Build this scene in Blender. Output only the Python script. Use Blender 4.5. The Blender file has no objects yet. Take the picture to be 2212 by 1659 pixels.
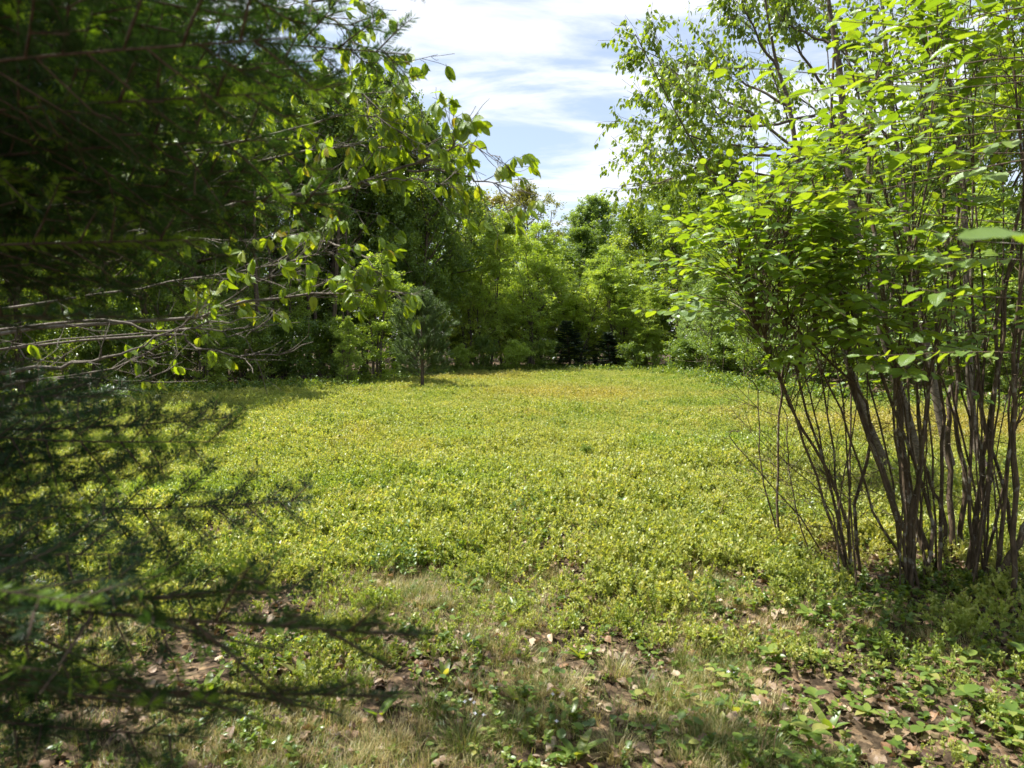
import bpy, math, random
import numpy as np
from mathutils import Vector, Matrix

# ------------------------------------------------------------------ camera, world, sun, exposure
S = bpy.context.scene
COL = S.collection
FPX, CX, CY, HOR = 1536.0, 1106.0, 829.5, 734.0        # photograph measured at 2212 x 1659
EYE = 1.6
PITCH = math.atan((CY - HOR) / FPX)
cam = bpy.data.cameras.new("camera")
cam.sensor_width = 36.0
cam.lens = 18.0 * FPX / CX
cam.clip_start = 0.05
cam.clip_end = 1500.0
cam.dof.use_dof = True
cam.dof.focus_distance = 14.0
cam.dof.aperture_fstop = 5.0
cob = bpy.data.objects.new("camera", cam)
COL.objects.link(cob)
cob.location = (0, 0, EYE)
cob.rotation_euler = (math.pi / 2 - PITCH, 0, 0)
S.camera = cob

SUN_DIR = Vector((-0.80, 0.28, 1.5)).normalized()      # towards the sun
SUN_EL = math.asin(SUN_DIR.z)
SUN_AZ = math.atan2(SUN_DIR.x, SUN_DIR.y)               # clockwise from +Y

W = bpy.data.worlds.new("World")
S.world = W
W.use_nodes = True
nt = W.node_tree
nt.nodes.clear()
N, L = nt.nodes, nt.links
out = N.new("ShaderNodeOutputWorld")
bg = N.new("ShaderNodeBackground")
bg.inputs["Strength"].default_value = 0.078
sky = N.new("ShaderNodeTexSky")
sky.sky_type = 'NISHITA'
sky.sun_disc = False
sky.sun_elevation = SUN_EL
sky.sun_rotation = SUN_AZ
sky.air_density = 1.0
sky.dust_density = 0.6
sky.ozone_density = 1.3
tc = N.new("ShaderNodeTexCoord")
sep = N.new("ShaderNodeSeparateXYZ")
L.new(tc.outputs["Generated"], sep.inputs[0])
def mth(op, a=None, b=None, A=None, B=None, tree=None):
    n = (tree or nt).nodes.new("ShaderNodeMath")
    n.operation = op
    lk = (tree or nt).links
    if a is not None: lk.new(a, n.inputs[0])
    if b is not None: lk.new(b, n.inputs[1])
    if A is not None: n.inputs[0].default_value = A
    if B is not None: n.inputs[1].default_value = B
    return n.outputs[0]
zz = mth('ADD', mth('MAXIMUM', sep.outputs[2], B=0.0), B=0.16)
cx_ = mth('DIVIDE', sep.outputs[0], zz)
cy_ = mth('DIVIDE', sep.outputs[1], zz)
comb = N.new("ShaderNodeCombineXYZ")
L.new(cx_, comb.inputs[0]); L.new(cy_, comb.inputs[1])
mp = N.new("ShaderNodeMapping")
mp.inputs["Rotation"].default_value = (0, 0, 0.5)
mp.inputs["Scale"].default_value = (0.8, 2.0, 1.0)
mp.inputs["Location"].default_value = (3.4, 1.2, 0.0)
L.new(comb.outputs[0], mp.inputs[0])
n1 = N.new("ShaderNodeTexNoise")
n1.inputs["Scale"].default_value = 1.5
n1.inputs["Detail"].default_value = 9
n1.inputs["Roughness"].default_value = 0.58
n1.inputs["Distortion"].default_value = 0.5
L.new(mp.outputs[0], n1.inputs["Vector"])
rp = N.new("ShaderNodeValToRGB")
rp.color_ramp.interpolation = 'EASE'
rp.color_ramp.elements[0].position = 0.42
rp.color_ramp.elements[1].position = 0.60
rp.color_ramp.elements[0].color = (0.30, 0.30, 0.30, 1)
rp.color_ramp.elements[1].color = (0.95, 0.95, 0.95, 1)
L.new(n1.outputs[0], rp.inputs[0])
mixc = N.new("ShaderNodeMixRGB")
mixc.inputs[2].default_value = (5.6, 5.85, 6.3, 1)
L.new(rp.outputs[0], mixc.inputs[0])
L.new(sky.outputs[0], mixc.inputs[1])
L.new(mixc.outputs[0], bg.inputs["Color"])
L.new(bg.outputs[0], out.inputs[0])

sun = bpy.data.lights.new("sun", 'SUN')
sun.energy = 5.0
sun.angle = math.radians(0.55)
sun.color = (1.0, 0.95, 0.86)
so = bpy.data.objects.new("sun", sun)
COL.objects.link(so)
so.rotation_euler = SUN_DIR.to_track_quat('Z', 'Y').to_euler()
so.location = (-20, 20, 40)

S.view_settings.view_transform = 'Standard'
S.view_settings.look = 'None'
S.view_settings.gamma = 1
S.view_settings.use_curve_mapping = False
S.view_settings.exposure = 1.35
S.render.engine = 'CYCLES'
cy = S.cycles
cy.max_bounces = 8
cy.diffuse_bounces = 5
cy.glossy_bounces = 2
cy.transmission_bounces = 5
cy.transparent_max_bounces = 4
cy.sample_clamp_indirect = 6
cy.use_denoising = True
try:
    cy.denoiser = 'OPENIMAGEDENOISE'
    cy.denoising_prefilter = 'ACCURATE'
except Exception:
    pass
cy.use_adaptive_sampling = True
cy.adaptive_threshold = 0.02

# ------------------------------------------------------------------ helpers
RNG = np.random.default_rng(11)
def U(a, b, n=None): return RNG.uniform(a, b, n)
def nrm(v): return v / np.maximum(np.linalg.norm(v, axis=-1, keepdims=True), 1e-9)

def P(px, py, D):
    """point at distance D in front of the camera that the photograph shows at (px, py)"""
    x = (px - CX) / FPX; y = -(py - CY) / FPX
    c, s = math.cos(PITCH), math.sin(PITCH)
    d = np.array([x, c + y * s, -s + y * c])
    d = d / d[1] * D
    return d + np.array([0, 0, EYE])
def PX(p):
    """where points show in the photograph"""
    q = np.asarray(p) - np.array([0, 0, EYE])
    c, s = math.cos(PITCH), math.sin(PITCH)
    dep = q[..., 1] * c - q[..., 2] * s
    up = q[..., 1] * s + q[..., 2] * c
    dep = np.where(np.abs(dep) < 1e-3, 1e-3, dep)
    return CX + FPX * q[..., 0] / dep, CY - FPX * up / dep, dep

def gz(x, y):
    x = np.asarray(x, float); y = np.asarray(y, float)
    return (0.035 * np.sin(x * 1.3 + 0.4) * np.cos(y * 1.1) + 0.02 * np.sin(x * 3.1 + y * 2.3)
            + 0.05 * np.sin(x * 0.31 + 1.0) * np.sin(y * 0.27) + 0.010 * np.sin(x * 7.1 - y * 6.3))

def vnoise(x, y, sc, seed=0):
    """cheap smooth value noise, 0..1"""
    r = np.random.default_rng(seed + 77)
    v = np.zeros_like(np.asarray(x, float))
    for k in range(9):
        a = r.uniform(0, 6.283); f = sc * r.uniform(0.5, 2.2); ph = r.uniform(0, 6.283)
        v = v + np.sin((x * math.cos(a) + y * math.sin(a)) * f + ph)
    return 0.5 + 0.5 * np.tanh(v / 3.2)

class MB:
    def __init__(self): self.v = []; self.f = []; self.r = []; self.u = []; self.n = 0
    def add(self, v, f, r=None, uv=None):
        v = np.asarray(v, np.float32).reshape(-1, 3)
        if len(v) == 0: return
        self.v.append(v)
        self.f.append(np.asarray(f, np.int32) + self.n)
        self.r.append(np.zeros(len(v), np.float32) if r is None else np.asarray(r, np.float32))
        self.u.append(np.zeros((len(v), 2), np.float32) if uv is None else np.asarray(uv, np.float32))
        self.n += len(v)
    def mesh(self, name, mat, smooth=False):
        me = bpy.data.meshes.new(name)
        v = np.concatenate(self.v)
        me.vertices.add(len(v)); me.vertices.foreach_set("co", v.ravel())
        sizes = np.concatenate([np.full(len(f), f.shape[1], np.int32) for f in self.f])
        loops = np.concatenate([f.ravel() for f in self.f])
        starts = np.concatenate([[0], np.cumsum(sizes)[:-1]]).astype(np.int32)
        me.loops.add(len(loops)); me.loops.foreach_set("vertex_index", loops.astype(np.int32))
        me.polygons.add(len(sizes)); me.polygons.foreach_set("loop_start", starts)
        me.polygons.foreach_set("use_smooth", np.full(len(sizes), smooth, bool))
        me.update(calc_edges=True)
        a = me.attributes.new("rnd", 'FLOAT', 'POINT'); a.data.foreach_set("value", np.concatenate(self.r))
        uvl = me.uv_layers.new(name="UVMap")
        uvl.data.foreach_set("uv", np.concatenate(self.u)[loops].astype(np.float32).ravel())
        me.materials.append(mat)
        me.validate()
        return me

def frames(Y, Zhint):
    Y = nrm(Y)
    Z = Zhint - (Zhint * Y).sum(-1, keepdims=True) * Y
    Z = nrm(Z)
    return np.cross(Y, Z), Y, Z

def stamp(mb, T, pos, X, Y, Z, sc, rnd):
    """copies of a template (verts, faces-lists, uv) into one mesh"""
    tv, tfs, tuv = T
    n = len(pos)
    if n == 0: return
    sc = np.broadcast_to(np.asarray(sc, float), (n,))[:, None, None]
    v = pos[:, None, :] + sc * (tv[None, :, 0:1] * X[:, None, :] + tv[None, :, 1:2] * Y[:, None, :] + tv[None, :, 2:3] * Z[:, None, :])
    base = mb.n
    k = len(tv)
    off = (np.arange(n) * k)[:, None, None]
    first = True
    vv = v.reshape(-1, 3); rr = np.repeat(rnd, k); uu = np.tile(tuv, (n, 1))
    mb.v.append(vv.astype(np.float32)); mb.r.append(rr.astype(np.float32)); mb.u.append(uu.astype(np.float32))
    for tf in tfs:
        if len(tf): mb.f.append(((tf[None] + off).reshape(-1, tf.shape[1]) + base).astype(np.int32))
    mb.n += n * k

def leaf_T(rows, wfun, fold=0.25, curl=0.15, wave=0.0, zig=0.0, seed=0):
    """a leaf blade of unit length along +Y, folded at its midrib"""
    r = np.random.default_rng(seed)
    vs, uv = [(0, 0, 0)], [(0.5, 0)]
    for i in range(1, rows + 1):
        t = i / (rows + 1)
        w = wfun(t) * (1 + (zig if i % 2 else -zig))
        for s in (-1, 0, 1):
            z = fold * abs(s) * w - curl * t * t + wave * r.uniform(-1, 1) * (0.3 if s == 0 else 1)
            vs.append((s * w, t + (wave * r.uniform(-.5, .5) if s else 0), z)); uv.append((0.5 + 0.5 * s, t))
    vs.append((0, 1, -curl)); uv.append((0.5, 1))
    tip = len(vs) - 1
    tri = [(0, 2, 1), (0, 3, 2), (tip, tip - 3, tip - 2), (tip, tip - 2, tip - 1)]
    quad = []
    for i in range(rows - 1):
        a = 1 + i * 3
        quad += [(a, a + 1, a + 4, a + 3), (a + 1, a + 2, a + 5, a + 4)]
    q = np.array(quad, np.int32) if quad else np.zeros((0, 4), np.int32)
    return np.array(vs, float), [np.array(tri, np.int32), q], np.array(uv, float)
w_oval = lambda t: 0.30 * math.sin(math.pi * min(1, t ** 0.85)) ** 0.8
w_round = lambda t: 0.40 * math.sin(math.pi * t) ** 0.6
w_hazel = lambda t: 0.36 * math.sin(math.pi * t ** 0.95) ** 0.62
w_beech = lambda t: 0.27 * math.sin(math.pi * t ** 0.95) ** 0.8
w_birch = lambda t: 0.42 * (1 - t) ** 0.8 * min(1, t * 5) 
w_lance = lambda t: 0.13 * math.sin(math.pi * t ** 1.2) ** 0.8
T_far = (np.array([(0, 0, 0), (-.34, .5, .12), (0, 1, 0), (.34, .5, .12)], float), [np.array([(0, 2, 1), (0, 3, 2)], np.int32)],
         np.array([(.5, 0), (0, .5), (.5, 1), (1, .5)], float))
T_farr = (np.array([(0, 0, 0), (-.46, .42, .1), (-.1, 1, -.05), (.44, .5, .14)], float), [np.array([(0, 2, 1), (0, 3, 2)], np.int32)],
         np.array([(.5, 0), (0, .5), (.5, 1), (1, .5)], float))
T_birch = leaf_T(2, w_birch, 0.22, 0.12)
T_small = leaf_T(1, lambda t: 0.30, 0.25, 0.05)
T_needle = (np.array([(-.5, 0, 0), (.5, 0, 0), (0, 1, 0)], float), [np.array([(0, 1, 2)], np.int32)], np.array([(0, 0), (1, 0), (.5, 1)], float))

def tubes(mb, polys, rad, sides=4):
    """polys (N,K,3), rad (N,K): tapered tubes"""
    polys = np.asarray(polys, float); rad = np.asarray(rad, float)
    n, K, _ = polys.shape
    if n == 0: return
    tan = np.empty_like(polys)
    tan[:, 1:-1] = polys[:, 2:] - polys[:, :-2]; tan[:, 0] = polys[:, 1] - polys[:, 0]; tan[:, -1] = polys[:, -1] - polys[:, -2]
    tan = nrm(tan)
    ref = np.where(np.abs(tan[:, :1, 2:3]) > 0.8, np.array([1., 0, 0]), np.array([0, 0, 1.]))
    ref = np.broadcast_to(ref, tan.shape)
    X = nrm(np.cross(tan, ref)); Yv = np.cross(tan, X)
    a = np.arange(sides) / sides * 2 * math.pi
    v = polys[:, :, None, :] + rad[:, :, None, None] * (np.cos(a)[None, None, :, None] * X[:, :, None, :] + np.sin(a)[None, None, :, None] * Yv[:, :, None, :])
    idx = np.arange(n * K * sides).reshape(n, K, sides)
    nx = np.roll(idx, -1, axis=2)
    q = np.stack([idx[:, :-1], nx[:, :-1], nx[:, 1:], idx[:, 1:]], -1).reshape(-1, 4)
    ln = np.broadcast_to((np.arange(K) * 0.3)[None, :, None], (n, K, sides)); an = np.broadcast_to((np.arange(sides) / sides)[None, None], (n, K, sides))
    mb.add(v.reshape(-1, 3), q, np.repeat(RNG.random(n), K * sides), np.stack([an, ln], -1).reshape(-1, 2))

def smooth(pts, K):
    """Catmull-Rom through pts, K samples"""
    p = np.asarray(pts, float)
    p = np.vstack([2 * p[0] - p[1], p, 2 * p[-1] - p[-2]])
    m = len(p) - 3
    t = np.linspace(0, m - 1e-6, K)
    i = t.astype(int); f = (t - i)[:, None]
    a, b, c, d = p[i], p[i + 1], p[i + 2], p[i + 3]
    return 0.5 * ((2 * b) + (-a + c) * f + (2 * a - 5 * b + 4 * c - d) * f ** 2 + (-a + 3 * b - 3 * c + d) * f ** 3)

def curves(start, dirs, length, K=5, wob=0.12, up=0.0):
    """bent polylines (N,K,3)"""
    n = len(start)
    out_ = np.empty((n, K, 3)); out_[:, 0] = start
    d = nrm(dirs); step = (np.asarray(length) / (K - 1)).reshape(-1, 1) * np.ones((n, 1))
    for k in range(1, K):
        d = nrm(d + RNG.normal(0, wob, (n, 3)) + np.array([0, 0, up]))
        out_[:, k] = out_[:, k - 1] + d * step
    return out_

def sample(polys, idx, t):
    K = polys.shape[1]
    f = t * (K - 1); i = np.minimum(f.astype(int), K - 2); f = (f - i)[:, None]
    a = polys[idx, i]; b = polys[idx, i + 1]
    return a + (b - a) * f, nrm(b - a)

def side_dirs(tan, ang, az=None, flat=0.0):
    """directions at angle ang from tan; flat=1 keeps them in the horizontal plane"""
    n = len(tan)
    h = np.array([0, 0, 1.0]) + RNG.normal(0, 0.02, (n, 3))
    s = nrm(np.cross(tan, h)); u = np.cross(s, tan)
    if az is None: az = RNG.uniform(0, 2 * math.pi, n)
    c = np.cos(az)[:, None]; k = np.sin(az)[:, None] * (1 - flat)
    side = nrm(s * c + u * k)
    ang = np.asarray(ang).reshape(-1, 1)
    return nrm(tan * np.cos(ang) + side * np.sin(ang))

# ------------------------------------------------------------------ materials
def ramp(tree, cols):
    r = tree.nodes.new("ShaderNodeValToRGB")
    e = r.color_ramp.elements
    while len(e) < len(cols): e.new(0.5)
    for k, (p, c) in enumerate(cols):
        e[k].position = p; e[k].color = (*c, 1)
    return r

SPOTS = [((6.6, 11.8, 0.1), 3.2, (0.44, 0.33, 0.13)), ((9.6, 12.2, 0.1), 3.2, (0.44, 0.33, 0.13)), ((1.6, 19.5, 0.1), 3.6, (0.44, 0.33, 0.13)), ((-2.0, 27.0, 0.1), 3.5, (0.44, 0.33, 0.13))]
def leaf_mat(name, cols, tint=(2.1, 1.75, 0.5), mix=0.5, gloss=0.05, rough=0.38, veins=False, objrnd=0.35, patch=None):
    m = bpy.data.materials.new(name); m.use_nodes = True
    t = m.node_tree; t.nodes.clear(); n, l = t.nodes, t.links
    o = n.new("ShaderNodeOutputMaterial")
    at = n.new("ShaderNodeAttribute"); at.attribute_name = "rnd"
    oi = n.new("ShaderNodeObjectInfo")
    v = mth('ADD', at.outputs["Fac"], mth('MULTIPLY', mth('SUBTRACT', oi.outputs["Random"], B=0.5, tree=t), B=objrnd, tree=t), tree=t)
    r = ramp(t, cols); l.new(v, r.inputs[0])
    col = r.outputs[0]
    if patch:
        geo = n.new("ShaderNodeNewGeometry")
        for (sc, lo, hi, c, off) in patch:
            mpn = n.new("ShaderNodeMapping"); mpn.inputs["Location"].default_value = off
            l.new(geo.outputs["Position"], mpn.inputs[0])
            no = n.new("ShaderNodeTexNoise"); no.inputs["Scale"].default_value = sc; no.inputs["Detail"].default_value = 4
            l.new(mpn.outputs[0], no.inputs["Vector"])
            mr = n.new("ShaderNodeMapRange"); mr.inputs[1].default_value = lo; mr.inputs[2].default_value = hi
            l.new(no.outputs[0], mr.inputs[0])
            f = mth('MULTIPLY', mr.outputs[0], mth('ADD', mth('MULTIPLY', at.outputs["Fac"], B=0.7, tree=t), B=0.3, tree=t), tree=t)
            mx = n.new("ShaderNodeMixRGB"); mx.inputs[2].default_value = (*c, 1)
            l.new(f, mx.inputs[0]); l.new(col, mx.inputs[1]); col = mx.outputs[0]
        for (ctr, rad_, c) in SPOTS:
            vd = n.new("ShaderNodeVectorMath"); vd.operation = 'DISTANCE'; vd.inputs[1].default_value = ctr
            l.new(geo.outputs["Position"], vd.inputs[0])
            mr = n.new("ShaderNodeMapRange"); mr.inputs[1].default_value = rad_; mr.inputs[2].default_value = rad_ * 0.3
            l.new(vd.outputs["Value"], mr.inputs[0])
            f = mth('MULTIPLY', mr.outputs[0], mth('ADD', mth('MULTIPLY', at.outputs["Fac"], B=0.6, tree=t), B=0.1, tree=t), tree=t)
            mx = n.new("ShaderNodeMixRGB"); mx.inputs[2].default_value = (*c, 1)
            l.new(f, mx.inputs[0]); l.new(col, mx.inputs[1]); col = mx.outputs[0]
    normal = None
    if veins:
        uv = n.new("ShaderNodeUVMap"); uv.uv_map = "UVMap"
        sp = n.new("ShaderNodeSeparateXYZ"); l.new(uv.outputs[0], sp.inputs[0])
        au = mth('ABSOLUTE', mth('SUBTRACT', sp.outputs[0], B=0.5, tree=t), tree=t)
        ph = mth('SUBTRACT', mth('MULTIPLY', sp.outputs[1], B=58.0, tree=t), mth('MULTIPLY', au, B=42.0, tree=t), tree=t)
        w = mth('SINE', ph, tree=t)
        mid = mth('LESS_THAN', au, B=0.03, tree=t)
        dark = mth('MAXIMUM', mth('MULTIPLY', mth('MAXIMUM', mth('SUBTRACT', w, B=0.55, tree=t), B=0.0, tree=t), B=0.9, tree=t), mth('MULTIPLY', mid, B=0.5, tree=t), tree=t)
        mx = n.new("ShaderNodeMixRGB"); mx.blend_type = 'MULTIPLY'; mx.inputs[2].default_value = (0.55, 0.62, 0.5, 1)
        l.new(dark, mx.inputs[0]); l.new(col, mx.inputs[1]); col = mx.outputs[0]
        bp = n.new("ShaderNodeBump"); bp.inputs["Strength"].default_value = 0.35; bp.inputs["Distance"].default_value = 0.002
        l.new(w, bp.inputs["Height"]); normal = bp.outputs[0]
    d = n.new("ShaderNodeBsdfDiffuse"); tr = n.new("ShaderNodeBsdfTranslucent"); gl = n.new("ShaderNodeBsdfGlossy")
    gl.inputs["Roughness"].default_value = rough; gl.inputs["Color"].default_value = (0.9, 0.95, 1, 1)
    tm = n.new("ShaderNodeMixRGB"); tm.blend_type = 'MULTIPLY'; tm.inputs[0].default_value = 1
    tm.inputs[2].default_value = (*tint, 1)
    l.new(col, tm.inputs[1]); l.new(col, d.inputs[0]); l.new(tm.outputs[0], tr.inputs[0])
    m1 = n.new("ShaderNodeMixShader"); m1.inputs[0].default_value = mix
    l.new(d.outputs[0], m1.inputs[1]); l.new(tr.outputs[0], m1.inputs[2])
    lw = n.new("ShaderNodeLayerWeight"); lw.inputs[0].default_value = 0.5
    m2 = n.new("ShaderNodeMixShader")
    fc = mth('POWER', lw.outputs["Facing"], B=3.0, tree=t)
    l.new(mth('ADD', mth('MULTIPLY', fc, B=gloss * 3.0, tree=t), B=gloss * 0.6, tree=t), m2.inputs[0])
    l.new(m1.outputs[0], m2.inputs[1]); l.new(gl.outputs[0], m2.inputs[2])
    if normal:
        for b in (d, tr, gl): l.new(normal, b.inputs["Normal"])
    l.new(m2.outputs[0], o.inputs[0])
    return m

def bark_mat(name, c1, c2, scale=30.0, stretch=6.0, c3=None, p3=0.62):
    m = bpy.data.materials.new(name); m.use_nodes = True
    t = m.node_tree; n, l = t.nodes, t.links
    b = n["Principled BSDF"]; b.inputs["Roughness"].default_value = 0.85
    b.inputs["Specular IOR Level"].default_value = 0.25
    g = n.new("ShaderNodeNewGeometry")
    mpn = n.new("ShaderNodeMapping"); mpn.inputs["Scale"].default_value = (1, 1, 1.0 / stretch)
    l.new(g.outputs["Position"], mpn.inputs[0])
    no = n.new("ShaderNodeTexNoise"); no.inputs["Scale"].default_value = scale; no.inputs["Detail"].default_value = 6; no.inputs["Roughness"].default_value = 0.65
    l.new(mpn.outputs[0], no.inputs["Vector"])
    r = ramp(t, [(0.35, c1), (0.65, c2)]); l.new(no.outputs[0], r.inputs[0]); col = r.outputs[0]
    if c3:
        n2 = n.new("ShaderNodeTexNoise"); n2.inputs["Scale"].default_value = scale * 0.35; n2.inputs["Detail"].default_value = 4
        l.new(g.outputs["Position"], n2.inputs["Vector"])
        mr = n.new("ShaderNodeMapRange"); mr.inputs[1].default_value = p3 - 0.03; mr.inputs[2].default_value = p3 + 0.03
        l.new(n2.outputs[0], mr.inputs[0])
        mx = n.new("ShaderNodeMixRGB"); mx.inputs[2].default_value = (*c3, 1)
        l.new(mr.outputs[0], mx.inputs[0]); l.new(col, mx.inputs[1]); col = mx.outputs[0]
    l.new(col, b.inputs["Base Color"])
    bp = n.new("ShaderNodeBump"); bp.inputs["Strength"].default_value = 0.6; bp.inputs["Distance"].default_value = 0.006
    l.new(no.outputs[0], bp.inputs["Height"]); l.new(bp.outputs[0], b.inputs["Normal"])
    return m

M = {}
M['hazel'] = leaf_mat('hazel_leaf', [(0.0, (0.11, 0.20, 0.022)), (0.5, (0.15, 0.25, 0.028)), (1.0, (0.20, 0.29, 0.035))], tint=(1.8, 1.55, 0.4), mix=0.55, gloss=0.045, veins=True)
M['beech'] = leaf_mat('beech_leaf', [(0.0, (0.15, 0.24, 0.022)), (0.8, (0.21, 0.31, 0.028)), (0.98, (0.27, 0.32, 0.035)), (1.0, (0.36, 0.22, 0.05))], tint=(1.8, 1.6, 0.4), mix=0.55, gloss=0.045, veins=True, objrnd=0.0)
M['birch'] = leaf_mat('birch_leaf', [(0.0, (0.13, 0.21, 0.025)), (1.0, (0.21, 0.30, 0.035))], tint=(1.7, 1.55, 0.4), mix=0.55, gloss=0.05)
M['maple'] = leaf_mat('maple_leaf', [(0.0, (0.085, 0.15, 0.027)), (0.6, (0.145, 0.225, 0.038)), (1.0, (0.25, 0.33, 0.058))], mix=0.5, tint=(1.8, 1.6, 0.45), objrnd=0.5)
M['young'] = leaf_mat('young_birch_leaf', [(0.0, (0.21, 0.30, 0.05)), (0.6, (0.29, 0.40, 0.07)), (1.0, (0.38, 0.46, 0.10))], mix=0.5, tint=(1.6, 1.5, 0.45), objrnd=0.4)
M['aspen'] = leaf_mat('aspen_leaf', [(0.0, (0.15, 0.23, 0.06)), (0.6, (0.22, 0.32, 0.085)), (1.0, (0.31, 0.40, 0.12))], mix=0.45, tint=(1.7, 1.6, 0.6), objrnd=0.4)
M['oak'] = leaf_mat('oak_leaf', [(0.0, (0.14, 0.17, 0.03)), (0.6, (0.22, 0.22, 0.045)), (1.0, (0.30, 0.24, 0.07))], mix=0.5, tint=(1.5, 1.4, 0.6), objrnd=0.3)
M['needle'] = leaf_mat('fir_needle', [(0.0, (0.022, 0.050, 0.018)), (0.85, (0.045, 0.092, 0.028)), (0.9, (0.15, 0.25, 0.03)), (1.0, (0.20, 0.32, 0.035))], mix=0.28, tint=(1.7, 1.7, 0.5), gloss=0.03, rough=0.3, objrnd=0.06)
M['spruce'] = leaf_mat('spruce_needle', [(0.0, (0.010, 0.022, 0.009)), (1.0, (0.025, 0.05, 0.018))], mix=0.15, tint=(1.4, 1.4, 0.6), gloss=0.04, objrnd=0.2)
M['pine'] = leaf_mat('pine_needle', [(0.0, (0.065, 0.11, 0.035)), (1.0, (0.13, 0.19, 0.055))], mix=0.25, tint=(1.4, 1.4, 0.7), gloss=0.06, objrnd=0.1)
M['blueberry'] = leaf_mat('blueberry_leaf', [(0.0, (0.08, 0.15, 0.025)), (0.35, (0.21, 0.28, 0.055)), (0.75, (0.38, 0.42, 0.13)), (1.0, (0.45, 0.41, 0.16))], mix=0.45, tint=(1.5, 1.4, 0.45), gloss=0.03, objrnd=0.5,
    patch=[(0.16, 0.44, 0.68, (0.40, 0.41, 0.14), (0, 0, 0)), (0.30, 0.60, 0.85, (0.42, 0.30, 0.12), (13.3, 4.1, 0)), (0.45, 0.52, 0.75, (0.16, 0.28, 0.035), (40, 7, 0))])
M['herb'] = leaf_mat('herb_leaf', [(0.0, (0.08, 0.14, 0.03)), (0.5, (0.14, 0.22, 0.04)), (0.85, (0.22, 0.29, 0.06)), (1.0, (0.32, 0.33, 0.10))], mix=0.5, tint=(1.7, 1.5, 0.4), gloss=0.035, rough=0.35, objrnd=0.5)
M['grass'] = leaf_mat('grass_blade', [(0.0, (0.09, 0.15, 0.025)), (0.40, (0.15, 0.20, 0.035)), (0.6, (0.40, 0.35, 0.15)), (1.0, (0.55, 0.46, 0.25))], mix=0.35, tint=(1.2, 1.1, 0.6), gloss=0.04, objrnd=0.5)
M['dead'] = leaf_mat('dead_leaf', [(0.0, (0.09, 0.05, 0.028)), (0.35, (0.20, 0.125, 0.07)), (0.7, (0.27, 0.19, 0.12)), (0.94, (0.44, 0.35, 0.24)), (1.0, (0.26, 0.15, 0.08))], mix=0.18, tint=(1.2, 0.9, 0.6), gloss=0.05, rough=0.45, veins=True, objrnd=0.9)
M['petal'] = leaf_mat('white_petal', [(0.0, (0.65, 0.66, 0.75)), (1.0, (0.8, 0.8, 0.85))], mix=0.3, tint=(1, 1, 1))
M['bark'] = bark_mat('brown_bark', (0.045, 0.032, 0.022), (0.14, 0.105, 0.075))
M['twig'] = bark_mat('twig_bark', (0.05, 0.035, 0.024), (0.12, 0.085, 0.06), 60)
M['beechbark'] = bark_mat('grey_beech_bark', (0.09, 0.075, 0.06), (0.21, 0.185, 0.155), 40)
M['hazelbark'] = bark_mat('hazel_bark', (0.045, 0.032, 0.021), (0.14, 0.10, 0.066), 45, 4, (0.24, 0.22, 0.18), 0.62)
M['birchbark'] = bark_mat('grey_birch_bark', (0.06, 0.045, 0.035), (0.17, 0.14, 0.11), 25, 0.5)
M['stalk'] = bark_mat('dry_stalk', (0.12, 0.07, 0.04), (0.28, 0.20, 0.12), 60)

def ground_mat():
    m = bpy.data.materials.new('forest_soil'); m.use_nodes = True
    t = m.node_tree; n, l = t.nodes, t.links
    b = n["Principled BSDF"]; b.inputs["Roughness"].default_value = 0.95; b.inputs["Specular IOR Level"].default_value = 0.1
    g = n.new("ShaderNodeNewGeometry")
    a = n.new("ShaderNodeTexNoise"); a.inputs["Scale"].default_value = 9; a.inputs["Detail"].default_value = 10; a.inputs["Roughness"].default_value = 0.7
    v = n.new("ShaderNodeTexVoronoi"); v.inputs["Scale"].default_value = 34
    wv = n.new("ShaderNodeMixRGB"); wv.inputs[0].default_value = 0.08
    l.new(g.outputs["Position"], a.inputs["Vector"]); l.new(g.outputs["Position"], wv.inputs[1]); l.new(a.outputs["Color"], wv.inputs[2]); l.new(wv.outputs[0], v.inputs["Vector"])
    r = ramp(t, [(0.30, (0.03, 0.023, 0.016)), (0.48, (0.075, 0.056, 0.038)), (0.60, (0.17, 0.13, 0.085)), (0.72, (0.10, 0.12, 0.035))])
    l.new(a.outputs[0], r.inputs[0])
    sp = n.new("ShaderNodeSeparateXYZ"); l.new(v.outputs["Color"], sp.inputs[0])
    r2 = ramp(t, [(0.2, (0.3, 0.28, 0.26)), (0.7, (1.1, 1.05, 1.0)), (1.0, (1.8, 1.6, 1.4))]); l.new(sp.outputs[0], r2.inputs[0])
    mx = n.new("ShaderNodeMixRGB"); mx.blend_type = 'MULTIPLY'; mx.inputs[0].default_value = 0.8
    l.new(r.outputs[0], mx.inputs[1]); l.new(r2.outputs[0], mx.inputs[2]); l.new(mx.outputs[0], b.inputs["Base Color"])
    bp = n.new("ShaderNodeBump"); bp.inputs["Distance"].default_value = 0.02; bp.inputs["Strength"].default_value = 1
    h = mth('ADD', a.outputs[0], sp.outputs[0], tree=t); l.new(h, bp.inputs["Height"]); l.new(bp.outputs[0], b.inputs["Normal"])
    return m
M['soil'] = ground_mat()

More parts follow.
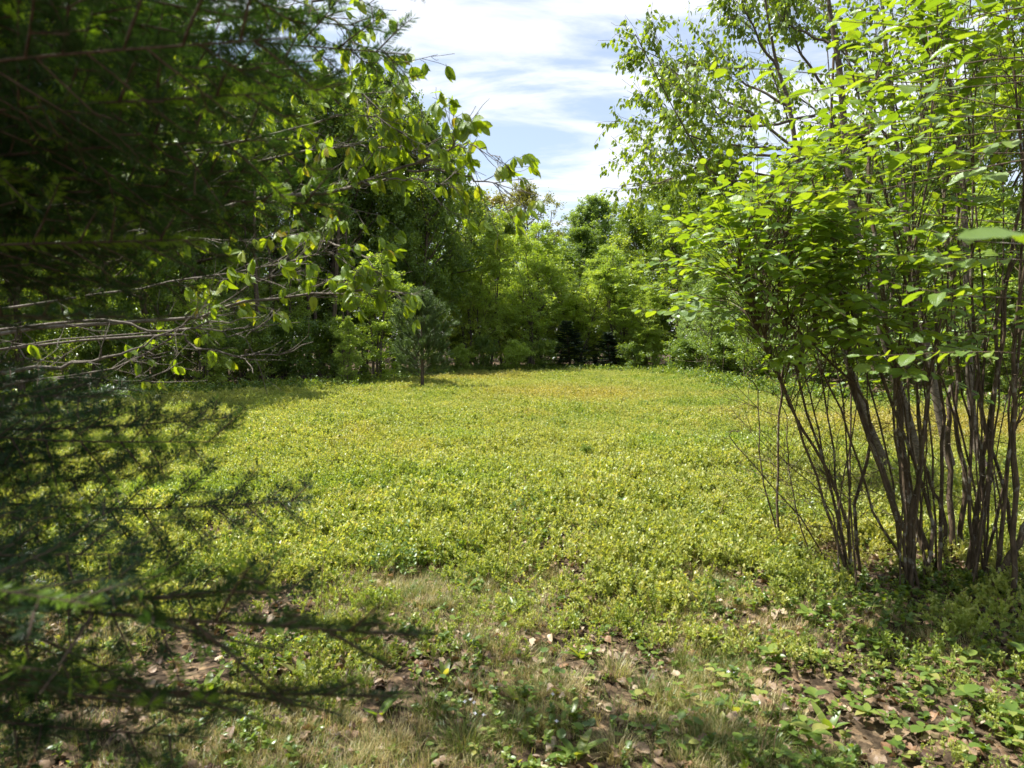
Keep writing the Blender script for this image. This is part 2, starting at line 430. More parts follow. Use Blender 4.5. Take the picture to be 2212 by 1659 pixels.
# ------------------------------------------------------------------ object helpers
def thing(name, label, cat, loc=(0, 0, 0), group=None):
    o = bpy.data.objects.new(name, None); COL.objects.link(o)
    o.location = loc; o.empty_display_size = 0.1
    o['label'] = label; o['category'] = cat
    if group: o['group'] = group
    return o
def obj(name, me, parent=None, loc=None, kind=None, label=None):
    o = bpy.data.objects.new(name, me); COL.objects.link(o)
    if parent is not None: o.parent = parent
    if loc is not None: o.location = loc
    if kind: o['kind'] = kind
    if label: o['label'] = label
    return o
def tag(o, label, cat, group=None):
    o['label'] = label; o['category'] = cat
    if group: o['group'] = group
    return o
def leaf_objs(meshes, parent, pos, X, Y, Z, sc, mb_for_rest, T, rnd, limit=300, name='leaf'):
    """the leaves that show largest become single objects, the rest go into one mesh"""
    px, py, dep = PX(pos)
    ok = (px > -60) & (px < 2270) & (py > -60) & (py < 1720) & (dep > 0.3)
    score = np.where(ok, np.asarray(sc) / np.maximum(dep, 0.3), 0)
    order = np.argsort(-score)
    pick = order[:limit][score[order[:limit]] > 0]
    rest = np.setdiff1d(np.arange(len(pos)), pick)
    off = np.array(parent.location)
    for i in pick:
        o = bpy.data.objects.new(name, meshes[int(rnd[i] * 9973) % len(meshes)]); COL.objects.link(o); o.parent = parent
        s = float(sc[i]); x, y, z = X[i] * s, Y[i] * s, Z[i] * s; p = pos[i] - off
        o.matrix_basis = Matrix(((x[0], y[0], z[0], p[0]), (x[1], y[1], z[1], p[1]), (x[2], y[2], z[2], p[2]), (0, 0, 0, 1)))
    if len(rest): stamp(mb_for_rest, T, pos[rest] - off, X[rest], Y[rest], Z[rest], np.asarray(sc)[rest], rnd[rest])
def leaf_variants(name, mat, wfun, rows, n=10, fold=(0.1, 0.35), curl=(0.05, 0.35), wave=0.015, zig=0.04, seed=3):
    r = np.random.default_rng(seed); res = []
    for k in range(n):
        T = leaf_T(rows, wfun, r.uniform(*fold), r.uniform(*curl), wave, zig, seed * 50 + k)
        mb = MB(); rv = (k + 0.5) / n
        stamp(mb, T, np.zeros((1, 3)), np.array([[1., 0, 0]]), np.array([[0, 1., 0]]), np.array([[0, 0, 1.]]), 1.0, np.array([rv]))
        tubes(mb, np.array([[(0, -0.12, 0.03), (0, 0.0, 0.0)]]), np.array([[0.008, 0.01]]), 3)
        res.append(mb.mesh(name, mat, True))
    return res

# ------------------------------------------------------------------ ground
def build_ground():
    c = np.concatenate([[-700, -300, -120, -70], np.arange(-45, -9, 1.2), np.arange(-9, 9, 0.15), np.arange(9, 45, 1.2), [45, 70, 120, 300, 700]])
    r = np.concatenate([[-700, -200, -60, -20, -8, -3, -1], np.arange(0, 9, 0.12), np.arange(9, 60, 0.9), [60, 80, 130, 300, 900]])
    X, Y = np.meshgrid(c, r); far = np.clip((np.hypot(X, Y) - 60) / 60, 0, 1)
    Z = gz(X, Y) * (1 - far)
    near = (np.abs(X) < 9) & (Y > 0) & (Y < 9)
    Z = Z + near * RNG.normal(0, 0.006, X.shape)
    v = np.stack([X, Y, Z], -1).reshape(-1, 3)
    idx = np.arange(X.size).reshape(X.shape)
    f = np.stack([idx[:-1, :-1], idx[:-1, 1:], idx[1:, 1:], idx[1:, :-1]], -1).reshape(-1, 4)
    mb = MB(); mb.add(v, f)
    o = obj('ground', mb.mesh('ground', M['soil'], True), kind='structure')
    o['label'] = 'bare brown soil and old leaf mould under the meadow and woods'
build_ground()

# ------------------------------------------------------------------ tree prototypes
def env_round(t): return np.sin(np.pi * np.clip(t, 0, 1) ** 0.75) ** 0.7
def env_birch(t): return np.sin(np.pi * np.clip(t * 0.93 + 0.05, 0, 1) ** 0.7) ** 0.8
def env_cone(t): return np.clip(1 - t, 0, 1) ** 0.85 + 0.02

def decid(seed, mat, bark, H=10.0, R=3.0, base=0.18, stems=1, nl=34, ns=7, nt_=5, nleaf=14, leaf=0.11, ang=(75, 35), env=env_round, up=0.05, T=T_far, spread=0.3, hang=0.0, upn=0.45):
    """trunk+limbs mesh, twig mesh, leaf mesh for a tree standing on the origin"""
    global RNG
    keep = RNG; RNG = np.random.default_rng(seed)
    wood, twig, lf = MB(), MB(), MB()
    sd = np.stack([RNG.normal(0, 0.06 if stems == 1 else spread, stems), RNG.normal(0, 0.06 if stems == 1 else spread, stems), np.ones(stems)], -1)
    st = np.zeros((stems, 3)); 
    if stems > 1: st[:, :2] = RNG.normal(0, 0.12 * R, (stems, 2))
    hs = H * (RNG.uniform(0.75, 1.0, stems) if stems > 1 else np.ones(1)); hs[0] = H
    trunk = curves(st, sd, hs * 0.97, 12, 0.05, 0.06 if stems > 1 else 0.03)
    trunk[:, 0, 2] -= 0.15
    r0 = (0.014 * H / math.sqrt(stems)) ** 1.0
    tr = r0 * (1 - np.linspace(0, 1, 12)[None] * 0.93) * np.ones((stems, 1)); tr[:, 0] *= 1.35
    tubes(wood, trunk, tr, 7)
    n1_ = nl
    pi = RNG.integers(0, stems, n1_); t = base + (0.985 - base) * (np.arange(n1_) + RNG.random(n1_)) / n1_
    p, tan = sample(trunk, pi, t)
    rel = (t - base) / (1 - base)
    L1 = R * env(rel) * RNG.uniform(0.65, 1.12, n1_) + 0.05 * R
    a1 = np.radians(ang[0] + (ang[1] - ang[0]) * rel + RNG.normal(0, 8, n1_))
    az = np.arange(n1_) * 2.39996 + RNG.normal(0, 0.4, n1_)
    d = np.stack([np.cos(az) * np.sin(a1), np.sin(az) * np.sin(a1), np.cos(a1)], -1)
    limb = curves(p, d, L1, 6, 0.13, up)
    tubes(wood, limb, (0.35 * r0 * (L1 / R) + 0.004 * H / 10)[:, None] * np.linspace(1, 0.25, 6)[None], 4)
    i2 = np.repeat(np.arange(n1_), ns); t2 = RNG.uniform(0.15, 1.0, len(i2))
    p2, tan2 = sample(limb, i2, t2)
    L2 = L1[i2] * RNG.uniform(0.25, 0.5, len(i2)) * (1.15 - 0.6 * t2) + 0.08 * R
    sub = curves(p2, side_dirs(tan2, RNG.uniform(0.5, 1.1, len(i2)), flat=0.45), L2, 4, 0.18, 0.02 - hang * 0.2)
    tubes(twig, sub, np.full((len(i2), 1), 0.0006 * H) * np.linspace(1, 0.4, 4)[None], 3)
    i3 = np.repeat(np.arange(len(i2)), nt_); t3 = RNG.uniform(0.2, 1.0, len(i3))
    p3, tan3 = sample(sub, i3, t3)
    L3 = np.clip(L2[i3] * 0.5, 0.12, 0.55) * RNG.uniform(0.6, 1.2, len(i3))
    tw = curves(p3, side_dirs(tan3, RNG.uniform(0.4, 1.2, len(i3)), flat=0.3) + np.array([0, 0, -hang]), L3, 3, 0.15, 0)
    sel = RNG.random(len(i3)) < 0.35
    tubes(twig, tw[sel], np.full((sel.sum(), 1), 0.0003 * H) * np.linspace(1, 0.5, 3)[None], 3)
    i4 = np.repeat(np.arange(len(i3)), nleaf); t4 = RNG.uniform(0.05, 1, len(i4))
    p4, tan4 = sample(tw, i4, t4)
    p4 = p4 + RNG.normal(0, leaf * 0.6, p4.shape)
    Y = nrm(tan4 + RNG.normal(0, 0.7, tan4.shape) + np.array([0, 0, -0.3 - hang]))
    Z = np.array([0, 0, upn]) + RNG.normal(0, 0.55, Y.shape)
    X, Y, Z = frames(Y, Z)
    br = RNG.random(len(i2))[i3][i4]
    rn = np.clip(0.55 * br + 0.45 * RNG.random(len(i4)), 0, 0.999)
    stamp(lf, T, p4, X, Y, Z, leaf * RNG.uniform(0.6, 1.25, len(i4)), rn)
    RNG = keep
    return [('trunk', wood.mesh('trunk', M[bark], True)), ('twigs', twig.mesh('twigs', M[bark], True)), ('crown', lf.mesh('crown', M[mat]))], H, R

def conifer(seed, mat, H=6.0, R=1.5, whorls=26, per=8, nn=26, nl_=0.10, w=0.35, droop=-0.06, base=0.03):
    global RNG
    keep = RNG; RNG = np.random.default_rng(seed)
    wood, lf = MB(), MB()
    trunk = curves(np.zeros((1, 3)), np.array([[0.01, 0, 1.]]), [H * 0.99], 10, 0.015, 0.02); trunk[:, 0, 2] -= 0.1
    tubes(wood, trunk, (0.014 * H * np.linspace(1, 0.1, 10))[None], 7)
    n = whorls * per
    t = base + (0.99 - base) * np.repeat((np.arange(whorls) / whorls), per) + RNG.uniform(-0.01, 0.01, n)
    t = np.clip(t, 0.02, 0.985)
    p, _ = sample(trunk, np.zeros(n, int), t)
    rel = (t - base) / (1 - base)
    L1 = R * env_cone(rel) * RNG.uniform(0.7, 1.12, n) + 0.03
    az = RNG.uniform(0, 6.283, n); el = 0.15 + 0.7 * rel ** 2
    d = np.stack([np.cos(az), np.sin(az), el], -1)
    limb = curves(p, d, L1, 5, 0.05, droop)
    tubes(wood, limb, (0.006 + 0.008 * L1 / R)[:, None] * np.linspace(1, 0.3, 5)[None], 3)
    ns = 8
    i2 = np.repeat(np.arange(n), ns); t2 = RNG.uniform(0.15, 1, len(i2)); p2, tan2 = sample(limb, i2, t2)
    L2 = L1[i2] * 0.38 * (1.2 - t2) + 0.06
    az2 = np.where(RNG.random(len(i2)) < 0.5, 0.0, math.pi)
    sub = curves(p2, side_dirs(tan2, RNG.uniform(0.6, 1.0, len(i2)), az2, flat=0.7), L2, 3, 0.08, -0.02)
    i4 = np.repeat(np.arange(len(i2)), nn); p4, tan4 = sample(sub, i4, RNG.uniform(0, 1, len(i4)))
    Y = nrm(tan4 * 0.9 + RNG.normal(0, 0.6, tan4.shape)); X, Y, Z = frames(Y, RNG.normal(0, 1, Y.shape))
    stamp(lf, (T_needle[0] * np.array([w, 1, 1]), T_needle[1], T_needle[2]), p4, X, Y, Z, nl_ * RNG.uniform(0.7, 1.2, len(i4)), RNG.random(len(i4)) * 0.5 + 0.5 * RNG.random(len(i2))[i4])
    RNG = keep
    return [('trunk', wood.mesh('trunk', M['bark'], True)), ('crown', lf.mesh('crown', M[mat]))], H, R

def pine_proto():
    global RNG
    keep = RNG; RNG = np.random.default_rng(5)
    H, R = 3.0, 1.0
    wood, lf = MB(), MB()
    trunk = curves(np.zeros((1, 3)), np.array([[0.0, 0, 1.]]), [H * 0.97], 10, 0.02, 0.02); trunk[:, 0, 2] -= 0.1
    tubes(wood, trunk, (0.05 * np.linspace(1, 0.12, 10))[None], 8)
    n = 78
    t = 0.16 + 0.82 * (np.arange(n) / n); p, _ = sample(trunk, np.zeros(n, int), t); rel = (t - .16) / .84
    L1 = R * (np.sin(np.pi * np.clip(rel * 0.80 + 0.22, 0, 1)) ** 0.9 * 0.95 + 0.06) * RNG.uniform(0.7, 1.15, n)
    az = RNG.uniform(0, 6.283, n)
    limb = curves(p, np.stack([np.cos(az), np.sin(az), 0.35 + 0.7 * rel], -1), L1, 6, 0.05, 0.08)
    tubes(wood, limb, (0.008 * np.ones(n))[:, None] * np.linspace(1, 0.4, 6)[None], 4)
    i2 = np.repeat(np.arange(n), 9); t2 = RNG.uniform(0.2, 1, len(i2)); p2, tan2 = sample(limb, i2, t2)
    sub = curves(p2, side_dirs(tan2, RNG.uniform(0.4, 0.9, len(i2))) + np.array([0, 0, .25]), 0.2 + 0.1 * RNG.random(len(i2)), 3, 0.1, 0.08)
    tubes(wood, sub, np.full((len(i2), 1), 0.003) * np.ones((1, 3)), 3)
    i4 = np.repeat(np.arange(len(i2)), 190); p4, tan4 = sample(sub, i4, RNG.uniform(0.25, 1, len(i4)))
    Y = nrm(tan4 * 1.0 + RNG.normal(0, 0.55, tan4.shape)); X, Y, Z = frames(Y, RNG.normal(0, 1, Y.shape))
    stamp(lf, (T_needle[0] * np.array([0.05, 1, 1]), T_needle[1], T_needle[2]), p4, X, Y, Z, 0.10 * RNG.uniform(0.7, 1.2, len(i4)), RNG.random(len(i4)))
    RNG = keep
    return [('trunk', wood.mesh('trunk', M['bark'], True)), ('crown', lf.mesh('crown', M['pine']))], H, R

PROTO = {
    'maple': [decid(21, 'maple', 'bark', 10, 3.0, 0.12, nl=40, ns=8, nt_=5, nleaf=30, leaf=0.105), decid(22, 'maple', 'bark', 10, 3.0, 0.15, nl=38, ns=8, nt_=5, nleaf=30, leaf=0.105, ang=(80, 25))],
    'young': [decid(31, 'young', 'birchbark', 7, 1.8, 0.06, 3, nl=52, ns=7, nt_=5, nleaf=20, leaf=0.06, ang=(38, 12), env=env_birch, up=0.1, spread=0.10),
              decid(32, 'young', 'birchbark', 7, 1.8, 0.05, 4, nl=54, ns=7, nt_=5, nleaf=20, leaf=0.06, ang=(42, 14), env=env_birch, up=0.1, spread=0.12)],
    'aspen': [decid(41, 'aspen', 'birchbark', 10, 2.2, 0.2, nl=40, ns=7, nt_=5, nleaf=20, leaf=0.09, ang=(60, 25), up=0.08, hang=0.1)],
    'oak': [decid(51, 'oak', 'bark', 10, 2.6, 0.3, nl=26, ns=7, nt_=5, nleaf=15, leaf=0.10, ang=(60, 20), up=0.1)],
    'bush': [decid(61, 'young', 'twig', 1.5, 0.75, 0.1, 7, nl=34, ns=5, nt_=3, nleaf=14, leaf=0.05, ang=(45, 25), up=0.1, spread=0.35),
             decid(62, 'maple', 'twig', 1.5, 0.8, 0.1, 8, nl=34, ns=5, nt_=3, nleaf=16, leaf=0.055, ang=(60, 25), up=0.05, spread=0.4)],
    'sapling': [decid(71, 'young', 'birchbark', 5, 1.1, 0.05, 3, nl=40, ns=6, nt_=4, nleaf=20, leaf=0.06, ang=(60, 25), env=env_birch, up=0.06, spread=0.12),
                decid(72, 'aspen', 'birchbark', 5, 1.2, 0.12, 5, nl=46, ns=6, nt_=4, nleaf=18, leaf=0.05, ang=(45, 20), env=env_birch, up=0.08, spread=0.12)],
    'conifer': [conifer(81, 'spruce')],
    'pine': [pine_proto()],
}
USED = {}
def tree(kind, var, x, y, h, w, label, cat='tree', group=None, name=None, rz=None):
    parts, H, R = PROTO[kind][var % len(PROTO[kind])]
    nm = name or {'maple': 'maple_tree', 'young': 'young_birch_tree', 'aspen': 'aspen_tree', 'oak': 'oak_tree', 'bush': 'leafy_bush', 'sapling': 'birch_sapling', 'conifer': 'fir_tree', 'pine': 'pine_tree'}[kind]
    t = thing(nm, label, cat, (x, y, float(gz(x, y)) if math.hypot(x, y) < 60 else 0.0), group)
    sx = w / (2 * R); sz = h / H
    t.rotation_euler = (0, 0, U(0, 6.28) if rz is None else rz)
    for pn, me in parts:
        o = bpy.data.objects.new(pn, me); COL.objects.link(o); o.parent = t
        o.scale = (sx, sx, sz)
        if pn in ('crown', 'twigs'): o['kind'] = 'stuff'
    return t
def tree_at(px, D, top, wpx, kind, var, label, **k):
    h = EYE + (HOR - top) / FPX * D
    return tree(kind, var, (px - CX) / FPX * D, D, h, wpx / FPX * D, label, **k)

# the far side of the clearing, back to front
tree_at(1040, 46, 415, 260, 'oak', 0, 'thin yellow-green oak showing pale limbs high above the left end of the back woods')
tree_at(1165, 45, 405, 210, 'oak', 0, 'tall olive-yellow oak with a rounded head standing highest above the middle of the back woods')
tree_at(1245, 47, 455, 170, 'aspen', 0, 'grey-green aspen top just right of the rounded olive-yellow oak')
tree_at(1325, 46, 430, 190, 'aspen', 0, 'rounded green aspen crown in the skyline dip left of the dark right-hand maple')
tree_at(1395, 43, 455, 150, 'maple', 1, 'dark narrow maple filling the notch of the skyline')
tree_at(1450, 38, 398, 210, 'maple', 0, 'big dark maple whose top closes the skyline where the right-hand woods begin')
tree_at(1120, 42, 465, 240, 'maple', 1, 'mid green maple rising behind the feathery young birches')
tree_at(985, 40, 420, 220, 'maple', 0, 'mid green maple under the tip of the overhanging beech twig', )
tree_at(895, 31, 270, 270, 'maple', 1, 'tall dark maple with ragged top behind the small pine')
tree_at(785, 33, 165, 330, 'maple', 0, 'tallest dark maple of the left-hand woods, top against the clouds')
tree_at(1290, 40, 500, 220, 'maple', 0, 'shaded maple between the aspen tops and the rightmost young birch')
tree_at(1575, 33, 335, 90, 'conifer', 0, 'tall pointed spruce whose bare dark tip pokes above the right-hand birches', name='spruce_tree')
for (px, D, top, w, v, lab) in [
    (1010, 34.5, 520, 170, 0, 'leftmost of the feathery yellow-green young birches across the back of the meadow'),
    (1090, 35.5, 490, 180, 1, 'second feathery young birch from the left across the back of the meadow'),
    (1165, 35, 470, 200, 0, 'tallest feathery young birch in the middle of the back row'),
    (1250, 36, 525, 180, 1, 'feathery young birch rising behind the two dark little firs'),
    (1325, 34.5, 530, 180, 0, 'bright feathery young birch right of the dark little firs'),
    (1378, 34, 610, 130, 1, 'lowest feathery young birch beside the black gap at the end of the back row')]:
    tree_at(px, D, top, w * 1.25, 'young', v, lab, group='young birches at the back of the meadow')
tree_at(808, 24, 545, 200, 'sapling', 0, 'small bright yellow-green birch sapling standing left of the pine', rz=1.0)
tree_at(750, 22.6, 680, 80, 'sapling', 0, 'short bright sapling at the dark wood edge left of the small birch sapling')
tree_at(912, 21.3, 632, 165, 'pine', 0, 'small grey-green pine standing alone at the left edge of the meadow')
tree_at(1232, 33.2, 690, 130, 'conifer', 0, 'dark little fir at the foot of the back row, left of two', group='dark little firs')
tree_at(1318, 33.6, 715, 120, 'conifer', 0, 'dark low fir at the foot of the back row, right of two', group='dark little firs')
tree_at(1112, 31.5, 742, 100, 'bush', 0, 'bright leaning low bush in front of the back row')
tree_at(1000, 31.0, 752, 70, 'bush', 0, 'small pale bush just right of the pine')
tree_at(1045, 32.4, 735, 60, 'bush', 1, 'dark green bush behind the bright leaning bush')
tree_at(1410, 33.5, 725, 70, 'bush', 0, 'pale bush at the mouth of the black gap in the woods')
tree_at(1180, 32.6, 740, 80, 'bush', 1, 'dark bush left of the dark little firs')
tree_at(1365, 32.6, 745, 70, 'bush', 1, 'dark bush right of the dark little firs')
for px in (960, 1030, 1095, 1150, 1205, 1262, 1340, 1400):
    tree_at(px, 37.5 + 2 * RNG.random(), 600, 170, 'maple', int(px) % 2, 'shaded maple filling the gloom behind the young birches', group='shaded maples behind the young birches')
# left woods
for k, (px, D, top, w, kd, lab) in enumerate([
    (690, 31, 200, 330, 'maple', 'dark maple left of the tallest maple, crown behind the beech leaves'),
    (580, 28, 120, 330, 'maple', 'dark maple behind the long grey beech branch'),
    (455, 25, 60, 330, 'maple', 'leafy maple behind the hanging beech leaves of the left woods'),
    (340, 22.5, 20, 330, 'maple', 'maple at the left wood edge glimpsed between fir boughs and bare twigs'),
    (200, 19.5, -60, 340, 'maple', 'maple mostly hidden behind the upper fir boughs'),
    (40, 18, -120, 360, 'maple', 'outermost maple at the left edge of the photo behind the fir'),
    (625, 27, 560, 170, 'sapling', 'mid green sapling in front of the dark maples, left of the bright ones'),
    (535, 24.5, 590, 170, 'sapling', 'sapling below the drooping beech leaves at the dark wood edge'),
    (440, 21, 600, 170, 'sapling', 'sapling behind the bare grey beech twigs'),
    (860, 33, 400, 230, 'maple', 'leafy maple directly behind the small bright birch sapling')]):
    tree_at(px, D, top, w, kd, k, lab)
for (px, D) in [(720, 32), (600, 31), (480, 29), (360, 27), (230, 26), (100, 25), (-60, 24), (-200, 22), (850, 34), (560, 36), (400, 33), (250, 31), (60, 30), (-350, 24)]:
    tree_at(px, D, 300 - 60 * RNG.random() * 2, 330, 'maple', int(D), 'dark maple deep inside the left-hand woods', group='dark maples deep in the left-hand woods')
ORD = ['first', 'second', 'third', 'fourth', 'fifth', 'sixth', 'seventh', 'eighth', 'ninth', 'tenth']
for k, (px, D) in enumerate([(700, 25), (610, 23.2), (520, 22), (430, 20.6), (330, 19.6), (230, 18.8), (120, 18), (20, 17)]):
    tree_at(px + 20, D + 1.2, 700, 150, 'bush', 1, ORD[k] + ' dark undergrowth bush counting leftward from the pine along the shaded wood edge', group='dark bushes under the left-hand woods')
# slim dark trunks standing in the gloom at the left
def slim_trunk_mesh(seed):
    r = np.random.default_rng(seed)
    mb = MB(); p = curves(np.zeros((1, 3)), np.array([[r.uniform(-.05, .05), 0, 1]]), [5.0], 9, 0.03, 0.02); p[:, 0, 2] -= .1
    tubes(mb, p, (0.07 * np.linspace(1.1, 0.5, 9))[None], 8)
    i = np.zeros(9, int); q, tn = sample(p, i, r.uniform(0.15, 0.95, 9))
    d = curves(q, side_dirs(tn, r.uniform(0.9, 1.4, 9)), r.uniform(0.3, 1.0, 9), 4, 0.2, 0)
    tubes(mb, d, np.full((9, 1), 0.01) * np.linspace(1, .3, 4)[None], 3)
    return mb.mesh('slim_trunk', M['bark'], True)
STM = [slim_trunk_mesh(s) for s in (1, 2, 3)]
for k in range(34):
    px = -60 + 25 * k + U(-9, 9); D = 17.5 + (px + 60) / 900 * 8 + U(0.8, 5.5)
    o = obj('bare_snag', STM[k % 3], loc=((px - CX) / FPX * D, D, 0)); o.rotation_euler = (0, 0, U(0, 6.28)); s = U(0.5, 1.5); o.scale = (s, s, U(0.9, 1.4))
    tag(o, 'slim bare trunk standing in the gloom under the left-hand woods', 'tree', 'slim bare trunks under the left-hand woods')
# right woods
for k, (px, D, top, w, kd, v, lab) in enumerate([
    (1490, 31, 590, 130, 'sapling', 1, 'pale fine-leaved sapling clump nearest the black gap on the right'),
    (1545, 27, 560, 170, 'sapling', 1, 'pale fine-leaved sapling clump beside the right meadow edge, second from the black gap'),
    (1625, 24, 520, 190, 'sapling', 1, 'pale many-stemmed sapling clump leaning over the right meadow edge'),
    (1720, 21.5, 470, 230, 'sapling', 1, 'many-stemmed sapling clump seen through the left side of the hazel'),
    (1830, 20, 430, 260, 'sapling', 0, 'sapling clump hidden behind the hazel stems'),
    (1960, 18.5, 400, 280, 'sapling', 1, 'sapling clump behind the thickest hazel stems'),
    (2100, 18, 380, 300, 'sapling', 0, 'sapling clump behind the right half of the hazel'),
    (2230, 17, 380, 300, 'sapling', 1, 'sapling clump at the right edge of the photo behind the hazel'),
    (1520, 36, 425, 170, 'young', 0, 'tall young birch behind the pale sapling clumps'),
    (1600, 31, 385, 170, 'young', 1, 'tall young birch below the spruce tip'),
    (1700, 28, 385, 250, 'maple', 1, 'maple behind the lower branches of the near birch'),
    (1850, 25, 290, 280, 'maple', 0, 'maple behind the hazel crown'),
    (2000, 23, 230, 300, 'maple', 1, 'dark maple behind the top of the hazel'),
    (2180, 22, 100, 350, 'maple', 0, 'maple behind the hazel at the right edge of the photo')]):
    tree_at(px, D, top, w, kd, v, lab)
for (px, D) in [(1580, 38), (1680, 35), (1780, 32), (1900, 30), (2030, 28), (2160, 27), (2300, 26), (1480, 44), (2450, 24)]:
    tree_at(px, D, 420 - 100 * RNG.random(), 300, 'maple', int(D), 'dark maple deep inside the right-hand woods', group='dark maples deep in the right-hand woods')
for k, (px, D) in enumerate([(1500, 29.5), (1580, 25.5), (1660, 22.5), (1760, 19.5), (1860, 18.2), (1960, 17.5), (2070, 17), (2180, 16.4)]):
    tree_at(px, D + .6, 735, 150, 'bush', 1, ORD[k] + ' low dark bush from the black gap along the right meadow edge', group='dark bushes along the right meadow edge')
# trees off to the sides, which close the woods and shade its edges
for (x, y, h, w) in [(-15, 14, 12, 6), (-17, 9, 12, 6), (-19, 18, 13, 7), (-14.5, 3, 11, 6), (-22, 24, 13, 7), (16, 12, 10, 6), (17, 6, 10, 6), (19, 17, 11, 6), (-16, -4, 12, 7), (15, -5, 11, 6), (0, -14, 12, 7), (-8, -13, 12, 7), (8, -13, 12, 7)]:
    tree('maple', int(h), x, y, h, w, 'maple in the ring of woods round the clearing, beyond the edges of the photo', group='maples ringing the clearing')
# distant wood mass
def far_wood():
    mb = MB()
    n = 60000
    a = U(-1.15, 1.15, n); r = U(50, 62, n); h = 10.5 * RNG.random(n) ** 0.9 * (0.72 + 0.35 * vnoise(a * 9, r * 0, 3.0, 3))
    p = np.stack([np.sin(a) * r, np.cos(a) * r, h], -1)
    X, Y, Z = frames(RNG.normal(0, 1, (n, 3)), RNG.normal(0, 0.6, (n, 3)) + np.array([0, 0, .8]))
    stamp(mb, T_farr, p, X, Y, Z, U(0.25, 0.5, n), RNG.random(n) * 0.6)
    o = obj('distant_woods', mb.mesh('distant_woods', M['maple']), kind='stuff')
    o['label'] = 'unbroken dark green woods beyond the trees of the clearing'
far_wood()

# ------------------------------------------------------------------ scatter of uncountable ground cover
def proto_collection(name, meshes):
    c = bpy.data.collections.new(name)
    for k, me in enumerate(meshes):
        o = bpy.data.objects.new("%s_variant_%02d" % (name, k), me); c.objects.link(o)
    return c
def scatter(name, label, coll, pts, rot, scl):
    me = bpy.data.meshes.new(name)
    n = len(pts)
    me.vertices.add(n); me.vertices.foreach_set("co", np.asarray(pts, np.float32).ravel())
    for an, ty, key, d in (("rot", 'FLOAT_VECTOR', "vector", rot), ("scl", 'FLOAT', "value", scl)):
        a = me.attributes.new(an, ty, 'POINT'); a.data.foreach_set(key, np.asarray(d, np.float32).ravel())
    o = obj(name, me, kind='stuff'); o['label'] = label
    g = bpy.data.node_groups.new(name, 'GeometryNodeTree')
    g.interface.new_socket("Geometry", in_out='INPUT', socket_type='NodeSocketGeometry')
    g.interface.new_socket("Geometry", in_out='OUTPUT', socket_type='NodeSocketGeometry')
    gi, go = g.nodes.new("NodeGroupInput"), g.nodes.new("NodeGroupOutput")
    ip = g.nodes.new("GeometryNodeInstanceOnPoints"); ci = g.nodes.new("GeometryNodeCollectionInfo")
    ci.inputs[0].default_value = coll; ci.inputs["Separate Children"].default_value = True; ci.inputs["Reset Children"].default_value = True
    ra = g.nodes.new("GeometryNodeInputNamedAttribute"); ra.data_type = 'FLOAT_VECTOR'; ra.inputs[0].default_value = "rot"
    sa = g.nodes.new("GeometryNodeInputNamedAttribute"); sa.data_type = 'FLOAT'; sa.inputs[0].default_value = "scl"
    rv = g.nodes.new("FunctionNodeRandomValue"); rv.data_type = 'INT'
    rv.inputs[4].default_value = 0; rv.inputs[5].default_value = len(coll.objects) - 1
    lk = g.links
    lk.new(gi.outputs[0], ip.inputs["Points"]); lk.new(ci.outputs[0], ip.inputs["Instance"])
    ip.inputs["Pick Instance"].default_value = True
    lk.new(rv.outputs[2], ip.inputs["Instance Index"])
    lk.new(ra.outputs[0], ip.inputs["Rotation"]); lk.new(sa.outputs[0], ip.inputs["Scale"])
    lk.new(ip.outputs[0], go.inputs[0])
    md = o.modifiers.new("scatter", 'NODES'); md.node_group = g
    return o
def scatter_xy(name, label, coll, x, y, smin, smax, dz=0.0, tilt=0.12):
    n = len(x)
    pts = np.stack([x, y, gz(x, y) + dz], -1)
    rot = np.stack([RNG.normal(0, tilt, n), RNG.normal(0, tilt, n), U(0, 6.283, n)], -1)
    return scatter(name, label, coll, pts, rot, U(smin, smax, n))

def xl(y): return np.interp(y, [0, 6, 12, 15, 18, 22, 25, 33, 40], [-9, -11, -11.5, -11, -9, -6.2, -4.9, -3.6, -3.0])
def xr(y): return np.interp(y, [0, 6, 10, 13, 17, 21, 27, 33, 40], [9, 11, 12, 12, 7.9, 7.2, 7.1, 7.6, 7.8])

